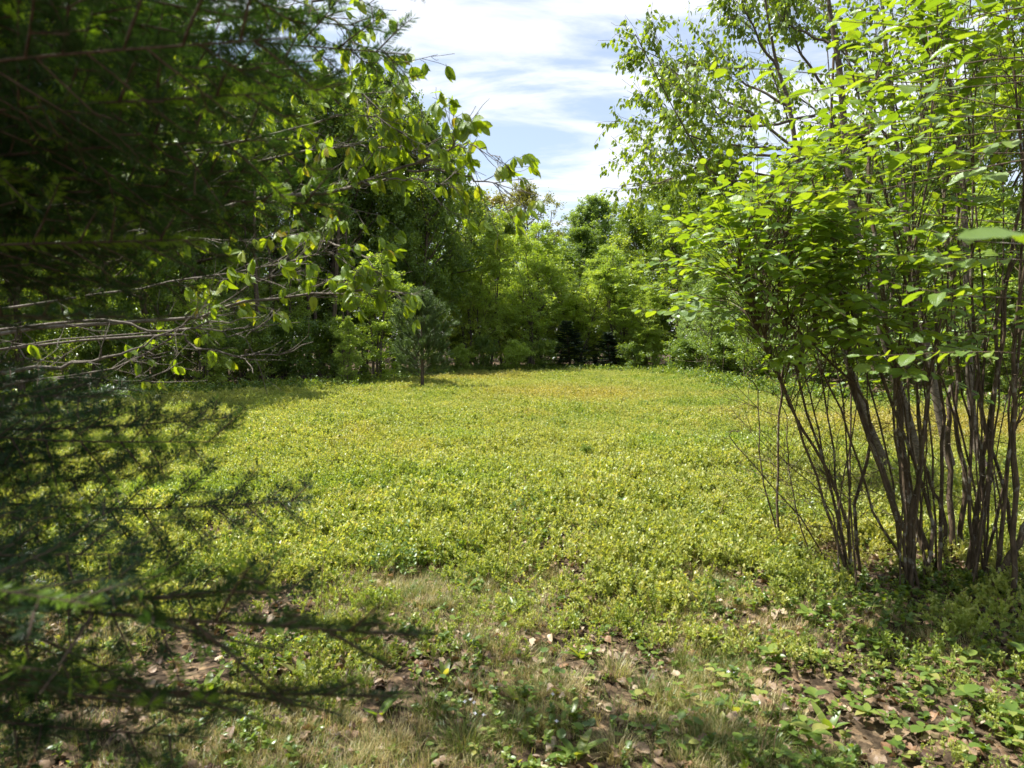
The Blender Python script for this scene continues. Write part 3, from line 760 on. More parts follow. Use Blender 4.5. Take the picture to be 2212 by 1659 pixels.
# blueberry sprigs
def blueberry(seed, nst=14, rad=0.18, hh=0.155, leaf=0.023):
    global RNG
    keep = RNG; RNG = np.random.default_rng(seed)
    tw, mb = MB(), MB()
    st = np.stack([RNG.normal(0, rad * .55, nst), RNG.normal(0, rad * .55, nst), np.zeros(nst)], -1)
    ln = hh * RNG.uniform(0.6, 1.25, nst)
    s = curves(st, np.stack([RNG.normal(0, .35, nst), RNG.normal(0, .35, nst), np.ones(nst)], -1), ln, 5, 0.15, 0.05)
    tubes(mb, s, np.full((nst, 1), 0.0014) * np.linspace(1, .6, 5)[None], 3)
    i = np.repeat(np.arange(nst), 4); p, tn = sample(s, i, RNG.uniform(0.4, 0.95, len(i)))
    b = curves(p, side_dirs(tn, RNG.uniform(0.5, 0.9, len(i))) + np.array([0, 0, .25]), hh * RNG.uniform(0.2, 0.42, len(i)), 4, 0.15, 0.05)
    tubes(mb, b, np.full((len(i), 1), 0.0009) * np.ones((1, 4)), 3)
    allp = np.concatenate([b, s[:, 1:]]); m = len(allp)
    i = np.repeat(np.arange(m), 7); t = np.tile(np.linspace(0.12, 1.0, 7), m); p, tn = sample(allp, i, t)
    d = side_dirs(tn, RNG.uniform(0.5, 1.1, len(i)))
    X, Y, Z = frames(d + np.array([0, 0, 0.35]), tn * 0.8 + np.array([0, 0, 0.5]) + RNG.normal(0, .25, d.shape))
    sc = leaf * RNG.uniform(0.65, 1.25, len(i))
    r = np.clip(0.45 * RNG.random(len(i)) + 0.25 * RNG.random(m)[i] + 0.28 * t, 0, .999)
    stamp(mb, T_small, p, X, Y, Z, sc, r)
    RNG = keep
    return mb.mesh('blueberry_sprig', M['blueberry'])
BB = proto_collection('blueberry', [blueberry(s) for s in range(100, 108)])
n = 44000
y = 2.5 + 33.5 * RNG.random(n) ** 1.45
x = xl(y) + (xr(y) - xl(y)) * RNG.random(n)
# front edge of the low shrubs wanders between 4 m and 5 m, farther off to the right under the hazel
edge = 3.0 - 0.25 * np.clip(-x, 0, 2) - 0.2 * np.clip(x - .8, 0, 2) + 1.8 * (vnoise(x, y, 3.0, 1) - 0.5)
dens = np.clip((y - edge) / 2.6, 0, 1) ** 1.4 * (0.2 + 1.0 * vnoise(x, y, 4.5, 2))
dens = np.where(y > 7, dens + 0.35, dens)
hz = (np.hypot(x - 2.7, y - 4.4) < 0.9)
dens = dens * np.where(hz, 0.25, 1)
bare = np.exp(-((x - 0.65) ** 2 / 0.3 + (y - 5.7) ** 2 / 0.16)) * 0.8
dens = dens * (1 - 0.8 * bare)
k = RNG.random(n) < dens
xx_, yy_ = x[k], y[k]; sc_ = U(0.6, 1.4, len(xx_)) * np.clip(.55 + (yy_ - 3) * .16, .55, 1) * (.75 + .5 * vnoise(xx_, yy_, 1.3, 31))
rt_ = np.stack([RNG.normal(0, .12, len(xx_)), RNG.normal(0, .12, len(xx_)), U(0, 6.283, len(xx_))], -1)
scatter('blueberry_cover', 'ankle-high yellow-green blueberry growth covering the whole clearing', BB, np.stack([xx_, yy_, gz(xx_, yy_)], -1), rt_, sc_)
# scattered lush taller green plants along the wood edges
n = 2600
y = U(10, 34, n); side = RNG.random(n) < 0.5
x = np.where(side, xl(y) + np.abs(RNG.normal(0, 1.0, n)) - 0.5, xr(y) - np.abs(RNG.normal(0, .6, n)) + 0.4)
x2 = U(-4, 7.5, 900); y2 = U(31.5, 34, 900)
def weed(seed, h=0.45, leaf=0.07, nst=9):
    global RNG
    keep = RNG; RNG = np.random.default_rng(seed)
    mb = MB()
    st = np.stack([RNG.normal(0, .1, nst), RNG.normal(0, .1, nst), np.zeros(nst)], -1)
    s = curves(st, np.stack([RNG.normal(0, .3, nst), RNG.normal(0, .3, nst), np.ones(nst)], -1), h * RNG.uniform(0.6, 1.1, nst), 5, 0.12, 0.03)
    tubes(mb, s, np.full((nst, 1), 0.002) * np.ones((1, 5)), 3)
    i = np.repeat(np.arange(nst), 14); t = RNG.uniform(0.3, 1, len(i)); p, tn = sample(s, i, t)
    X, Y, Z = frames(side_dirs(tn, RNG.uniform(0.8, 1.3, len(i))), np.array([0, 0, 1.]) + RNG.normal(0, .3, (len(i), 3)))
    stamp(mb, leaf_T(2, w_oval, .2, .2), p, X, Y, Z, leaf * RNG.uniform(.6, 1.2, len(i)), RNG.random(len(i)) * 0.9)
    RNG = keep
    return mb.mesh('weed', M['herb'])
WD = proto_collection('edge_weed', [weed(s) for s in (200, 201, 202)])
scatter_xy('edge_growth', 'taller leafy growth where the meadow meets the woods', WD, np.concatenate([x, x2]), np.concatenate([y, y2]), 0.5, 1.15)

n = 1100
y = 4.5 + 28 * RNG.random(n) ** 1.2; x = xl(y) + (xr(y) - xl(y)) * RNG.random(n)
scatter_xy('meadow_herb', 'scattered leafier weeds mixed into the low blueberry cover', WD, x, y, 0.22, 0.62)
# fine grass
def grass_mesh(seed, nb=70, h=0.09, rad=0.06, w=0.0012, green=None):
    r = np.random.default_rng(seed)
    mb = MB()
    a = r.uniform(0, 6.283, nb); rr = rad * np.sqrt(r.random(nb)); L_ = h * r.uniform(0.5, 1.4, nb)
    lean = r.uniform(0.15, 1.0, nb); la = a + r.normal(0, .6, nb)
    seg = 4
    P0 = np.stack([np.cos(a) * rr, np.sin(a) * rr, np.zeros(nb)], -1)
    dirh = np.stack([np.cos(la), np.sin(la), np.zeros(nb)], -1)
    side = np.stack([-np.sin(la), np.cos(la), np.zeros(nb)], -1)
    pts = []
    for k in range(seg + 1):
        t = k / seg
        p = P0 + dirh * (L_ * lean * t ** 1.7)[:, None] + np.array([0, 0, 1.]) * (L_ * (t - 0.45 * lean * t * t))[:, None]
        ww = w * (1 - t * 0.92)
        pts.append(p - side * ww); pts.append(p + side * ww)
    v = np.stack(pts, 1).reshape(-1, 3)
    k2 = 2 * (seg + 1)
    base = (np.arange(nb) * k2)[:, None]
    f = np.concatenate([base + np.array([[2 * k, 2 * k + 1, 2 * k + 3, 2 * k + 2]]) for k in range(seg)])
    g = r.random(nb) if green is None else np.clip(r.normal(green, 0.18, nb), 0, 1)
    mb.add(v, f, np.repeat(g, k2))
    return mb.mesh('grass_tuft', M['grass'])
GR = proto_collection('fine_grass', [grass_mesh(300 + s, 55, 0.062, 0.07, green=gq) for s, gq in enumerate((0.25, 0.45, 0.65, 0.8, 0.75, 0.35))])
n = 15000
y = 2.2 + 4.2 * RNG.random(n); x = U(-4, 4.2, n)
m = vnoise(x, y, 3.4, 5)
keep_ = (RNG.random(n) < np.clip((m - 0.28) * 1.9, 0, 1)) & (RNG.random(n) < np.clip(1.2 - (y - 3.9) / 1.6, 0.05, 1)) & (RNG.random(n) < np.clip(1.15 - np.clip(x - 0.8, 0, 3) / 1.4, 0.06, 1))
scatter_xy('fine_grass', 'fine tangled tan and green grass across the front of the clearing', GR, x[keep_], y[keep_], 0.45, 1.15)

# dead leaves
def dead_leaf(seed, lobed):
    r = np.random.default_rng(seed)
    rows = 8
    if lobed:
        wf = lambda t: (0.12 + 0.22 * abs(math.sin(t * 3.5 * math.pi))) * (math.sin(math.pi * t) ** 0.45)
    else:
        wf = lambda t: 0.30 * math.sin(math.pi * t) ** 0.75
    T = leaf_T(rows, wf, r.uniform(-0.3, 0.7), r.uniform(-0.35, 0.5), 0.05, 0.05, seed)
    v = T[0]
    roll = r.uniform(-1.6, 2.0)
    v[:, 2] += roll * v[:, 0] ** 2 * 1.2 + 0.10 * np.sin(v[:, 1] * r.uniform(3, 7) + r.uniform(0, 6)) + 0.25 * v[:, 0] * v[:, 1] * r.uniform(-1, 1)
    v[:, 2] -= v[:, 2].min()
    v[:, 1] -= 0.5
    mb = MB(); stamp(mb, T, np.zeros((1, 3)), np.array([[1., 0, 0]]), np.array([[0, 1., 0]]), np.array([[0, 0, 1.]]), 1.0, np.array([r.uniform(0.1, 0.9)]))
    return mb.mesh('dead_leaf', M['dead'], True)
DLM = [dead_leaf(400 + s, s % 3 == 0) for s in range(14)]
def stick(seed):
    r = np.random.default_rng(seed); mb = MB()
    p = curves(np.array([[-.5, 0, .02]]), np.array([[1., 0, r.uniform(-.05, .15)]]), [1.1], 5, .1, 0)
    tubes(mb, p, np.full((1, 5), .022) * np.linspace(1, .5, 5)[None], 4); return mb.mesh('stick', M['stalk'])
DL = proto_collection('litter', DLM + [stick(s) for s in range(5)])
n = 24000
y = np.where(RNG.random(n) < 0.85, U(2.1, 6.5, n), U(6.5, 9, n)); x = U(-4.2, 5.2, n)
dn = 0.30 + 0.8 * vnoise(x, y, 2.6, 9) * 1.0 + 0.35 * np.clip((x - 0.8) / 1.5, 0, 1)
keep_ = (RNG.random(n) < dn)
scatter_xy('leaf_litter', 'brown litter of small crumpled dead leaves on the soil', DL, x[keep_], y[keep_], 0.02, 0.075, 0.002, 0.6)
# litter in the woods on both sides
n = 5000
y = U(12, 30, n); x = np.where(RNG.random(n) < 0.7, xl(y) - np.abs(RNG.normal(0, 4, n)), xr(y) + np.abs(RNG.normal(0, 3, n)))
scatter_xy('woodland_litter', 'dead leaves on the floor of the woods beyond the meadow edge', DL, x, y, 0.10, 0.18, 0.002, 0.4)
def zone(px, py):
    if px > 1500:
        return ('at the dark foot of the thick hazel stems' if px > 1850 else 'at the foot of the thin left hazel') if py < 1400 else \
               ('among seedlings at the bottom right corner' if px > 1850 else 'among seedlings left of the bottom right corner')
    if px > 1150: return 'in the bare patch below the middle of the meadow' if py < 1480 else 'in the grass at the bottom middle edge'
    if px > 850: return 'in the grass left of the middle near the blueberries' if py < 1450 else 'in the grass right of the lowest fir sprig'
    return 'beneath the blurred fir boughs'
# single fallen leaves at the front
cnt = 0
spots = [(1940, 1600, .13), (1985, 1585, .10), (1640, 1530, .10), (2150, 1330, .12), (2140, 1345, .10), (2180, 1300, .10), (1460, 1270, .10), (1420, 1405, .09), (1280, 1395, .10), (1370, 1440, .11), (1440, 1375, .09), (1200, 1530, .09), (880, 1440, .09), (650, 1350, .10), (600, 1600, .11), (740, 1540, .10), (1335, 1190, .08), (1760, 1265, .12), (1830, 1420, .13), (1900, 1270, .11), (2060, 1470, .12), (2110, 1640, .12), (1620, 1620, .10), (1050, 1260, .09), (845, 1270, .09), (1515, 1390, .10), (1690, 1350, .1)]
spots = [(a, b, c * .8) for a, b, c in spots]
while len(spots) < 190:
    px = U(350, 2250); py = U(1250, 1660)
    if px < 1250 and RNG.random() < 0.55: continue
    spots.append((px, py, U(0.04, 0.08)))
for (px, py, s) in spots:
    q = P(px, py, 1.0) - np.array([0, 0, EYE]); kk = -EYE / q[2]; gx, gy = q[0] * kk, q[1] * kk
    m = DLM[cnt % len(DLM)]
    o = obj('dead_leaf', m, loc=(gx, gy, float(gz(gx, gy)) + U(0.004, 0.03))); o.scale = (s, s, s); o.rotation_euler = (U(-.4, .4), U(-.4, .4), U(0, 6.28))
    if cnt == 0: lab, gr = 'large pale tan curled dead leaf lying brightest at the bottom right of the clearing', 'dead leaves lying at the front'
    else:
        zn = zone(px, py); lab, gr = 'crumpled brown dead leaf lying ' + zn, 'dead leaves ' + zn
    tag(o, lab, 'dead leaf', gr)
    cnt += 1

# ------------------------------------------------------------------ seedlings and herbs at the front
HERB = leaf_variants('seedling_leaf', M['herb'], w_round, 4, 8, (0.1, 0.3), (0.0, 0.3), 0.01, 0.0, 7)
LANCE = leaf_variants('blade_leaf', M['herb'], lambda t: 0.14 * math.sin(math.pi * t ** 0.8) ** 0.7 + 0.02, 6, 8, (0.2, 0.5), (0.1, 0.5), 0.01, 0.0, 8)
OVALS = leaf_variants('oval_leaf', M['herb'], w_oval, 5, 8, (0.1, 0.3), (0.1, 0.35), 0.01, 0.0, 9)
STALK = {}
def stalk_mesh(h, r=0.0012, mat='herb'):
    key = (round(h, 2), mat)
    if key not in STALK:
        mb = MB(); tubes(mb, curves(np.zeros((1, 3)), np.array([[0.1, 0.05, 1.]]), [h], 5, 0.08, 0.02), np.full((1, 5), r), 4)
        STALK[key] = mb.mesh('stalk', M[mat], True)
    return STALK[key]
def put_leaf(parent, me, p, d, nz, s, name='leaf'):
    Xv, Yv, Zv = frames(np.array([d], float), np.array([nz], float))
    x_, y_, z_ = Xv[0] * s, Yv[0] * s, Zv[0] * s
    o = bpy.data.objects.new(name, me); COL.objects.link(o); o.parent = parent
    o.matrix_basis = Matrix(((x_[0], y_[0], z_[0], p[0]), (x_[1], y_[1], z_[1], p[1]), (x_[2], y_[2], z_[2], p[2]), (0, 0, 0, 1)))
    return o
def ground_hit(px, py):
    q = P(px, py, 1.0) - np.array([0, 0, EYE]); k = -EYE / q[2]
    return q[0] * k, q[1] * k
def rosette(px, py, n_, L_, lab, grp=None):
    gx, gy = ground_hit(px, py)
    t = thing('broadleaf_plant', lab, 'plant', (gx, gy, float(gz(gx, gy))), grp)
    a0 = U(0, 6.28)
    for k in range(n_):
        a = a0 + k * 2.4 + U(-.3, .3); el = U(0.7, 2.2)
        put_leaf(t, LANCE[int(U(0, 8))], (0.006 * math.cos(a), 0.006 * math.sin(a), 0), (math.cos(a), math.sin(a), el), (-math.cos(a), -math.sin(a), .5), L_ * U(0.7, 1.15))
def seedling(px, py, h, n_, s, lab, grp, kind=0):
    gx, gy = ground_hit(px, py)
    t = thing('seedling', lab, 'seedling', (gx, gy, float(gz(gx, gy))), grp)
    obj('stalk', stalk_mesh(round(h, 2)), t)
    a0 = U(0, 6.28); top = (0.1 * h, 0.05 * h, h)
    for k in range(n_):
        a = a0 + k * 6.283 / max(n_, 1) + U(-.35, .35)
        fz = 1 - 0.35 * (k % 2) * (kind == 0)
        put_leaf(t, (HERB if kind == 0 else OVALS)[int(U(0, 8))], (top[0] * fz, top[1] * fz, h * fz * 0.97), (math.cos(a), math.sin(a), U(0.05, .7)), (-.3 * math.cos(a), -.3 * math.sin(a), 1), s * U(.75, 1.2))
ros = [(1105, 1345, 8, .12, 'broad rosette of long bright leaves beside a patch of dark litter at the front middle'),
       (1010, 1290, 7, .12, 'tall cluster of upright bright leaves nearest the blueberry edge'),
       (1255, 1430, 7, .10, 'dark green rosette growing out of the reddest dead leaves'),
       (1245, 1640, 6, .13, 'two-bladed light green plant at the bottom middle edge'),
       (1230, 1565, 6, .10, 'pale green plant among scattered litter above the bottom middle plant'),
       (1115, 1530, 6, .11, 'narrow-bladed bright plant left of the scattered round leaves'),
       (1370, 1380, 5, .11, 'upright green plant left of the litter patch below the hazel'),
       (1530, 1395, 6, .13, 'tall narrow sword-leaved plant standing alone right of the middle'),
       (655, 1480, 5, .13, 'bright narrow-leaved plant below the blurred fir twig tips'),
       (600, 1400, 5, .14, 'long-bladed plant lit beside the fir boughs'),
       (820, 1560, 5, .11, 'bright blades rising behind the nearest blurred fir sprig'),
       (910, 1400, 6, .10, 'short bright plant between grass tufts left of the middle'),
       (1790, 1570, 6, .12, 'sword-leaved plant among the seedlings below the hazel'),
       (960, 1480, 5, .09, 'small rosette in the tan grass left of the middle'),
       (1400, 1600, 4, .08, 'small rosette between the round-leaved seedlings'),
       (450, 1530, 5, .13, 'broad bright leaves seen through the lower fir boughs'),
       (1590, 1540, 5, .1, 'little plant at the left fringe of the shaded seedlings'),
       (1450, 1330, 6, .1, 'leafy plant beside the last blueberry sprigs right of the middle')]
for a in ros: rosette(*a)
for k in range(115):
    px = U(900, 1560); py = U(1330, 1660)
    zn = zone(px, py); seedling(px, py, U(.03, .07), int(U(1, 3.3)), U(.028, .045), 'tiny round-leaved seedling ' + zn, 'round-leaved seedlings ' + zn)
for k in range(150):
    px = U(1480, 2230); py = U(1330, 1670)
    if (px - 1480) / 750 < (1450 - py) / 200: continue
    zn = zone(px, py); seedling(px, py, U(.03, .09), int(U(2, 4.6)), U(.03, .055), 'small leafy seedling sprouting ' + zn, 'leafy seedlings ' + zn, int(U(0, 2)))
for (px, py) in [(2000, 1500), (1890, 1440), (1690, 1290), (2080, 1190), (1740, 1370), (2200, 1480), (2080, 1560), (1870, 1560), (1750, 1620), (2180, 1600), (1660, 1450)]:
    seedling(px, py, U(.06, .10), 6, U(.055, .075), 'star-shaped whorl of pointed leaves on a short stalk below the hazel', 'whorled plants below the hazel', 1)
n = 5200
x = U(-2.5, 4.6, n); y = U(2.3, 6.0, n)
keep_ = RNG.random(n) < np.clip((x + (5 - y) * .2 - .7) / 1.2, 0.35, 1) * vnoise(x, y, 4.0, 12)
SD = proto_collection('small_herb', [weed(s, 0.11, 0.045, 3) for s in (210, 211, 212, 213)])
scatter_xy('herb_cover', 'sparse cover of little herbs among the litter', SD, x[keep_], y[keep_], 0.3, 0.75)
# tufts of grass
TU = [grass_mesh(500 + s, 190, 0.11, 0.06, 0.0011, g_) for s, g_ in enumerate((0.2, 0.35, 0.7, 0.55))]
for k, (px, py) in enumerate([(1390, 1500), (1330, 1470), (1440, 1520), (960, 1330), (700, 1360), (760, 1400), (820, 1440), (1060, 1420), (930, 1550), (1100, 1600), (1290, 1330), (1200, 1260), (1380, 1290), (1520, 1480), (1560, 1600), (1000, 1620), (890, 1310), (1480, 1440), (860, 1620), (1330, 1640), (1650, 1640), (720, 1300), (1000, 1250), (1600, 1330)]):
    gx, gy = ground_hit(px, py)
    o = obj('grass_tuft', TU[k % 4], loc=(gx, gy, float(gz(gx, gy)))); s = U(.6, 1.1); o.scale = (s * 1.2, s * 1.2, s); o.rotation_euler = (0, 0, U(0, 6.28))
    if k == 0: tag(o, 'dense dark green grass tuft right of the round-leaved seedlings', 'grass tuft', 'grass tufts at the front')
    else: tag(o, 'low tuft of fine grass growing ' + zone(px, py), 'grass tuft', 'grass tufts ' + zone(px, py))
# little white flowers
fm = MB()
a = np.arange(4) * math.pi / 2
X, Y, Z = frames(np.stack([np.cos(a), np.sin(a), a * 0 + .15], -1), np.tile([0, 0, 1.], (4, 1)))
stamp(fm, T_small, np.zeros((4, 3)), X, Y, Z, 0.009, RNG.random(4))
FL = fm.mesh('flower', M['petal'])
for (px, py) in [(1000, 1562), (1012, 1558), (1020, 1566), (1022, 1592), (1040, 1597), (1190, 1558), (1198, 1612), (1570, 1480), (1584, 1483)]:
    gx, gy = ground_hit(px, py)
    t = thing('small_flower', 'tiny four-petalled white flower on a thin stalk in the grass at the front', 'flower', (gx, gy, float(gz(gx, gy))), 'tiny white flowers')
    obj('stalk', stalk_mesh(0.08), t); o = obj('bloom', FL, t, (0.008, 0.004, 0.08)); o.rotation_euler = (U(.2, .6), U(-.3, .3), 0)
# dry stalks
for (px, py, h, lab) in [(1085, 1290, .75, 'tall thin dead stalk rising out of the blueberries in the middle foreground'), (690, 1340, .4, 'dead stalk beside the fir boughs'), (1010, 1230, .35, 'short dead stalk among the blueberries'), (1540, 1190, .45, 'dark dry stalk in the blueberries left of the hazel'),
                         (1640, 1650, .28, 'pair of dry stalks at the bottom edge below the hazel'), (1670, 1655, .26, 'short dry stalk at the bottom edge below the hazel'), (720, 1390, .25, 'reddish dry stalk in the grass by the fir')]:
    gx, gy = ground_hit(px, py)
    mb = MB(); c = curves(np.zeros((1, 3)), np.array([[U(0, .25), 0, 1.]]), [h], 8, 0.06, 0.0)
    tubes(mb, c, np.full((1, 8), .0022) * np.linspace(1, .5, 8)[None], 4)
    q, tn = sample(c, np.zeros(5, int), U(.4, .95, 5)); tubes(mb, curves(q, side_dirs(tn, U(.4, .8, 5)), U(.03, .09, 5), 3, .1), np.full((5, 3), .001), 3)
    tag(obj('dry_stalk', mb.mesh('dry_stalk', M['stalk'], True), loc=(gx, gy, float(gz(gx, gy)))), lab, 'stalk')
SHOOT = weed(230, 0.32, 0.05, 3)
tree('bush', 1, *ground_hit(1262, 1010), 0.27, 0.24, 'small dark green seedling standing out in the middle of the meadow', cat='seedling', name='dark_seedling')
tree('bush', 1, *ground_hit(1395, 890), 0.25, 0.3, 'tiny dark green seedling far back in the right of the meadow', cat='seedling', name='dark_seedling')
for (px, py, h, lab) in [(1180, 1140, 1.0, 'slim leafy shoot standing above the blueberries in the middle'), (1275, 1135, .8, 'leafy shoot beside the thin patch in the blueberries'), (640, 985, 1.1, 'pale yellow-leaved shoot in the left of the meadow')]:
    gx, gy = ground_hit(px, py)
    o = obj('green_shoot', SHOOT, loc=(gx, gy, float(gz(gx, gy)))); o.scale = (h, h, h); tag(o, lab, 'shoot')

# ------------------------------------------------------------------ balsam fir close on the left
def bough(seed, detail=1.0):
    """unit bough along +X, flat in XY"""
    global RNG
    keep = RNG; RNG = np.random.default_rng(seed)
    wood, nd = MB(), MB()
    main = smooth([(0, 0, 0), (.35, .01, .02), (.7, -.01, .015), (1, .0, .03)], 12)[None]
    tubes(wood, main, (0.0034 * np.linspace(1, .22, 12))[None], 6)
    n1 = 32
    t = np.linspace(0.12, 0.97, n1) + RNG.uniform(-.01, .01, n1); p, tn = sample(main, np.zeros(n1, int), t)
    L1 = (0.21 * (1 - t) ** 0.8 + 0.045) * RNG.uniform(.7, 1.15, n1)
    az = np.where(np.arange(n1) % 2 == 0, 0, math.pi) + RNG.normal(0, .25, n1)
    lat = curves(p, side_dirs(tn, RNG.uniform(.75, 1.05, n1), az), L1, 6, .04, .0)
    tubes(wood, lat, np.full((n1, 1), .0015) * np.linspace(1, .4, 6)[None], 4)
    n2 = np.maximum((L1 / 0.042).astype(int), 0); i2 = np.repeat(np.arange(n1), n2)
    t2 = RNG.uniform(.15, .95, len(i2)); p2, tn2 = sample(lat, i2, t2)
    L2 = np.clip(L1[i2] * .42 * (1.1 - t2), .02, .2) * RNG.uniform(.7, 1.2, len(i2))
    az2 = np.where(RNG.random(len(i2)) < .5, 0, math.pi) + RNG.normal(0, .3, len(i2))
    sub = curves(p2, side_dirs(tn2, RNG.uniform(.7, 1.0, len(i2)), az2), L2, 4, .05, 0)
    tubes(wood, sub, np.full((len(i2), 1), .0009) * np.ones((1, 4)), 3)
    def needles(polys, lens, tmin):
        cnt_ = np.maximum((lens / 0.00065 * detail).astype(int), 3); i = np.repeat(np.arange(len(polys)), cnt_)
        tt = tmin + (1 - tmin) * RNG.random(len(i)); q, tq = sample(polys, i, tt)
        az_ = np.where(RNG.random(len(i)) < .5, 0, math.pi) + RNG.normal(0, .35, len(i))
        d = side_dirs(tq, RNG.uniform(.75, 1.25, len(i)), az_)
        X_, Y_, Z_ = frames(d + np.array([0, 0, .12]), np.array([0, 0, 1.]) + RNG.normal(0, .3, d.shape))
        new = (tt > 0.72) & (RNG.random(len(polys))[i] < .30)
        r = np.where(new, RNG.uniform(.92, .99, len(i)), RNG.uniform(0, .85, len(i)))
        stamp(nd, (T_needle_w[0], T_needle_w[1], T_needle_w[2]), q, X_, Y_, Z_, .0125 * RNG.uniform(.75, 1.15, len(i)), r)
    needles(main, np.array([1.3]), .12); needles(lat, L1 * 1.2, .0); needles(sub, L2 * 1.25, 0)
    RNG = keep
    return wood.mesh('bough', M['twig'], True), nd.mesh('needles', M['needle'])
T_needle_w = (np.array([(0, 0, 0), (.045, .6, 0), (0, 1, 0), (-.045, .6, 0)], float), [np.array([(0, 1, 2), (0, 2, 3)], np.int32)], np.array([(0, 0), (1, 0), (1, .8), (.5, 1)], float))
BG = [bough(600 + s) for s in range(5)]
FX, FY = -1.95, 1.35
fir = thing('balsam_fir', 'dark balsam fir whose blurred boughs fill the left side close to the viewer', 'tree', (FX, FY, 0))
mb = MB(); tr_ = curves(np.zeros((1, 3)), np.array([[0, 0, 1.]]), [5.6], 14, .01, .02); tr_[:, 0, 2] -= .1
tubes(mb, tr_, (.075 * np.linspace(1, .08, 14))[None], 10)
obj('trunk', mb.mesh('trunk', M['bark'], True), fir)
def add_bough(tip, z0=None, k=0, roll=None):
    tip = np.array(tip, float); st = np.array([FX, FY, tip[2] + U(-.10, .12) if z0 is None else z0])
    d = tip - st; Ln = np.linalg.norm(d); xx = d / Ln
    zz_ = np.array([0, 0, 1.]); zz_ = zz_ - xx * zz_.dot(xx); zz_ /= np.linalg.norm(zz_); yy = np.cross(zz_, xx)
    a = (-.4 if tip[2] > EYE else .4) + RNG.normal(0, .4) if roll is None else roll
    y2, z2 = yy * math.cos(a) + zz_ * math.sin(a), -yy * math.sin(a) + zz_ * math.cos(a)
    wd, nd = BG[k % 5]
    o = obj('bough', wd, fir)
    s = Ln; q = st - np.array([FX, FY, 0])
    o.matrix_basis = Matrix(((xx[0] * s, y2[0] * s, z2[0] * s, q[0]), (xx[1] * s, y2[1] * s, z2[1] * s, q[1]), (xx[2] * s, y2[2] * s, z2[2] * s, q[2]), (0, 0, 0, 1)))
    nn_ = obj('needles', nd, o, kind='stuff')
tips = [(915, -75, .75), (885, 155, 1.5), (825, 105, 1.7), (760, 40, 1.5), (640, 10, 1.1), (740, 230, 1.45), (690, 170, 1.2), (610, 322, 1.0), (738, 482, 1.25), (640, 400, 1.5), (560, 250, .9), (600, 120, .8),
        (500, 60, 1.3), (520, 430, 1.15), (560, 520, 1.4), (420, 560, 1.0), (268, 747, .9), (440, 640, 1.6), (300, 660, 1.2),
        (532, 934, 1.35), (495, 976, 1.25), (257, 905, 1.0), (240, 1010, 1.2), (672, 1106, 1.5), (690, 1304, 1.15), (204, 1388, .7), (350, 1230, .9), (300, 1060, 1.3),
        (878, 1478, .72), (835, 1600, .8), (330, 1480, 1.1), (450, 1640, 1.0)]
for k, (px, py, D) in enumerate(tips): add_bough(P(px, py, D * 1.15), None, k)
for k in range(44): add_bough(P(U(-100, 440), U(-180, 630), U(1.1, 2.5)), None, k)
for k in range(26): add_bough(P(U(-350, 110), U(880, 1750), U(1.3, 2.2)), None, k)
for k in range(48):
    z = U(.5, 5.2); a = U(1.2, 5.4) if z < 2.8 else U(0, 6.28); r = 1.75 * (1 - z / 5.9) + .15
    add_bough((FX + math.cos(a) * r, FY + math.sin(a) * r, z + U(-.05, .2)), z, k)

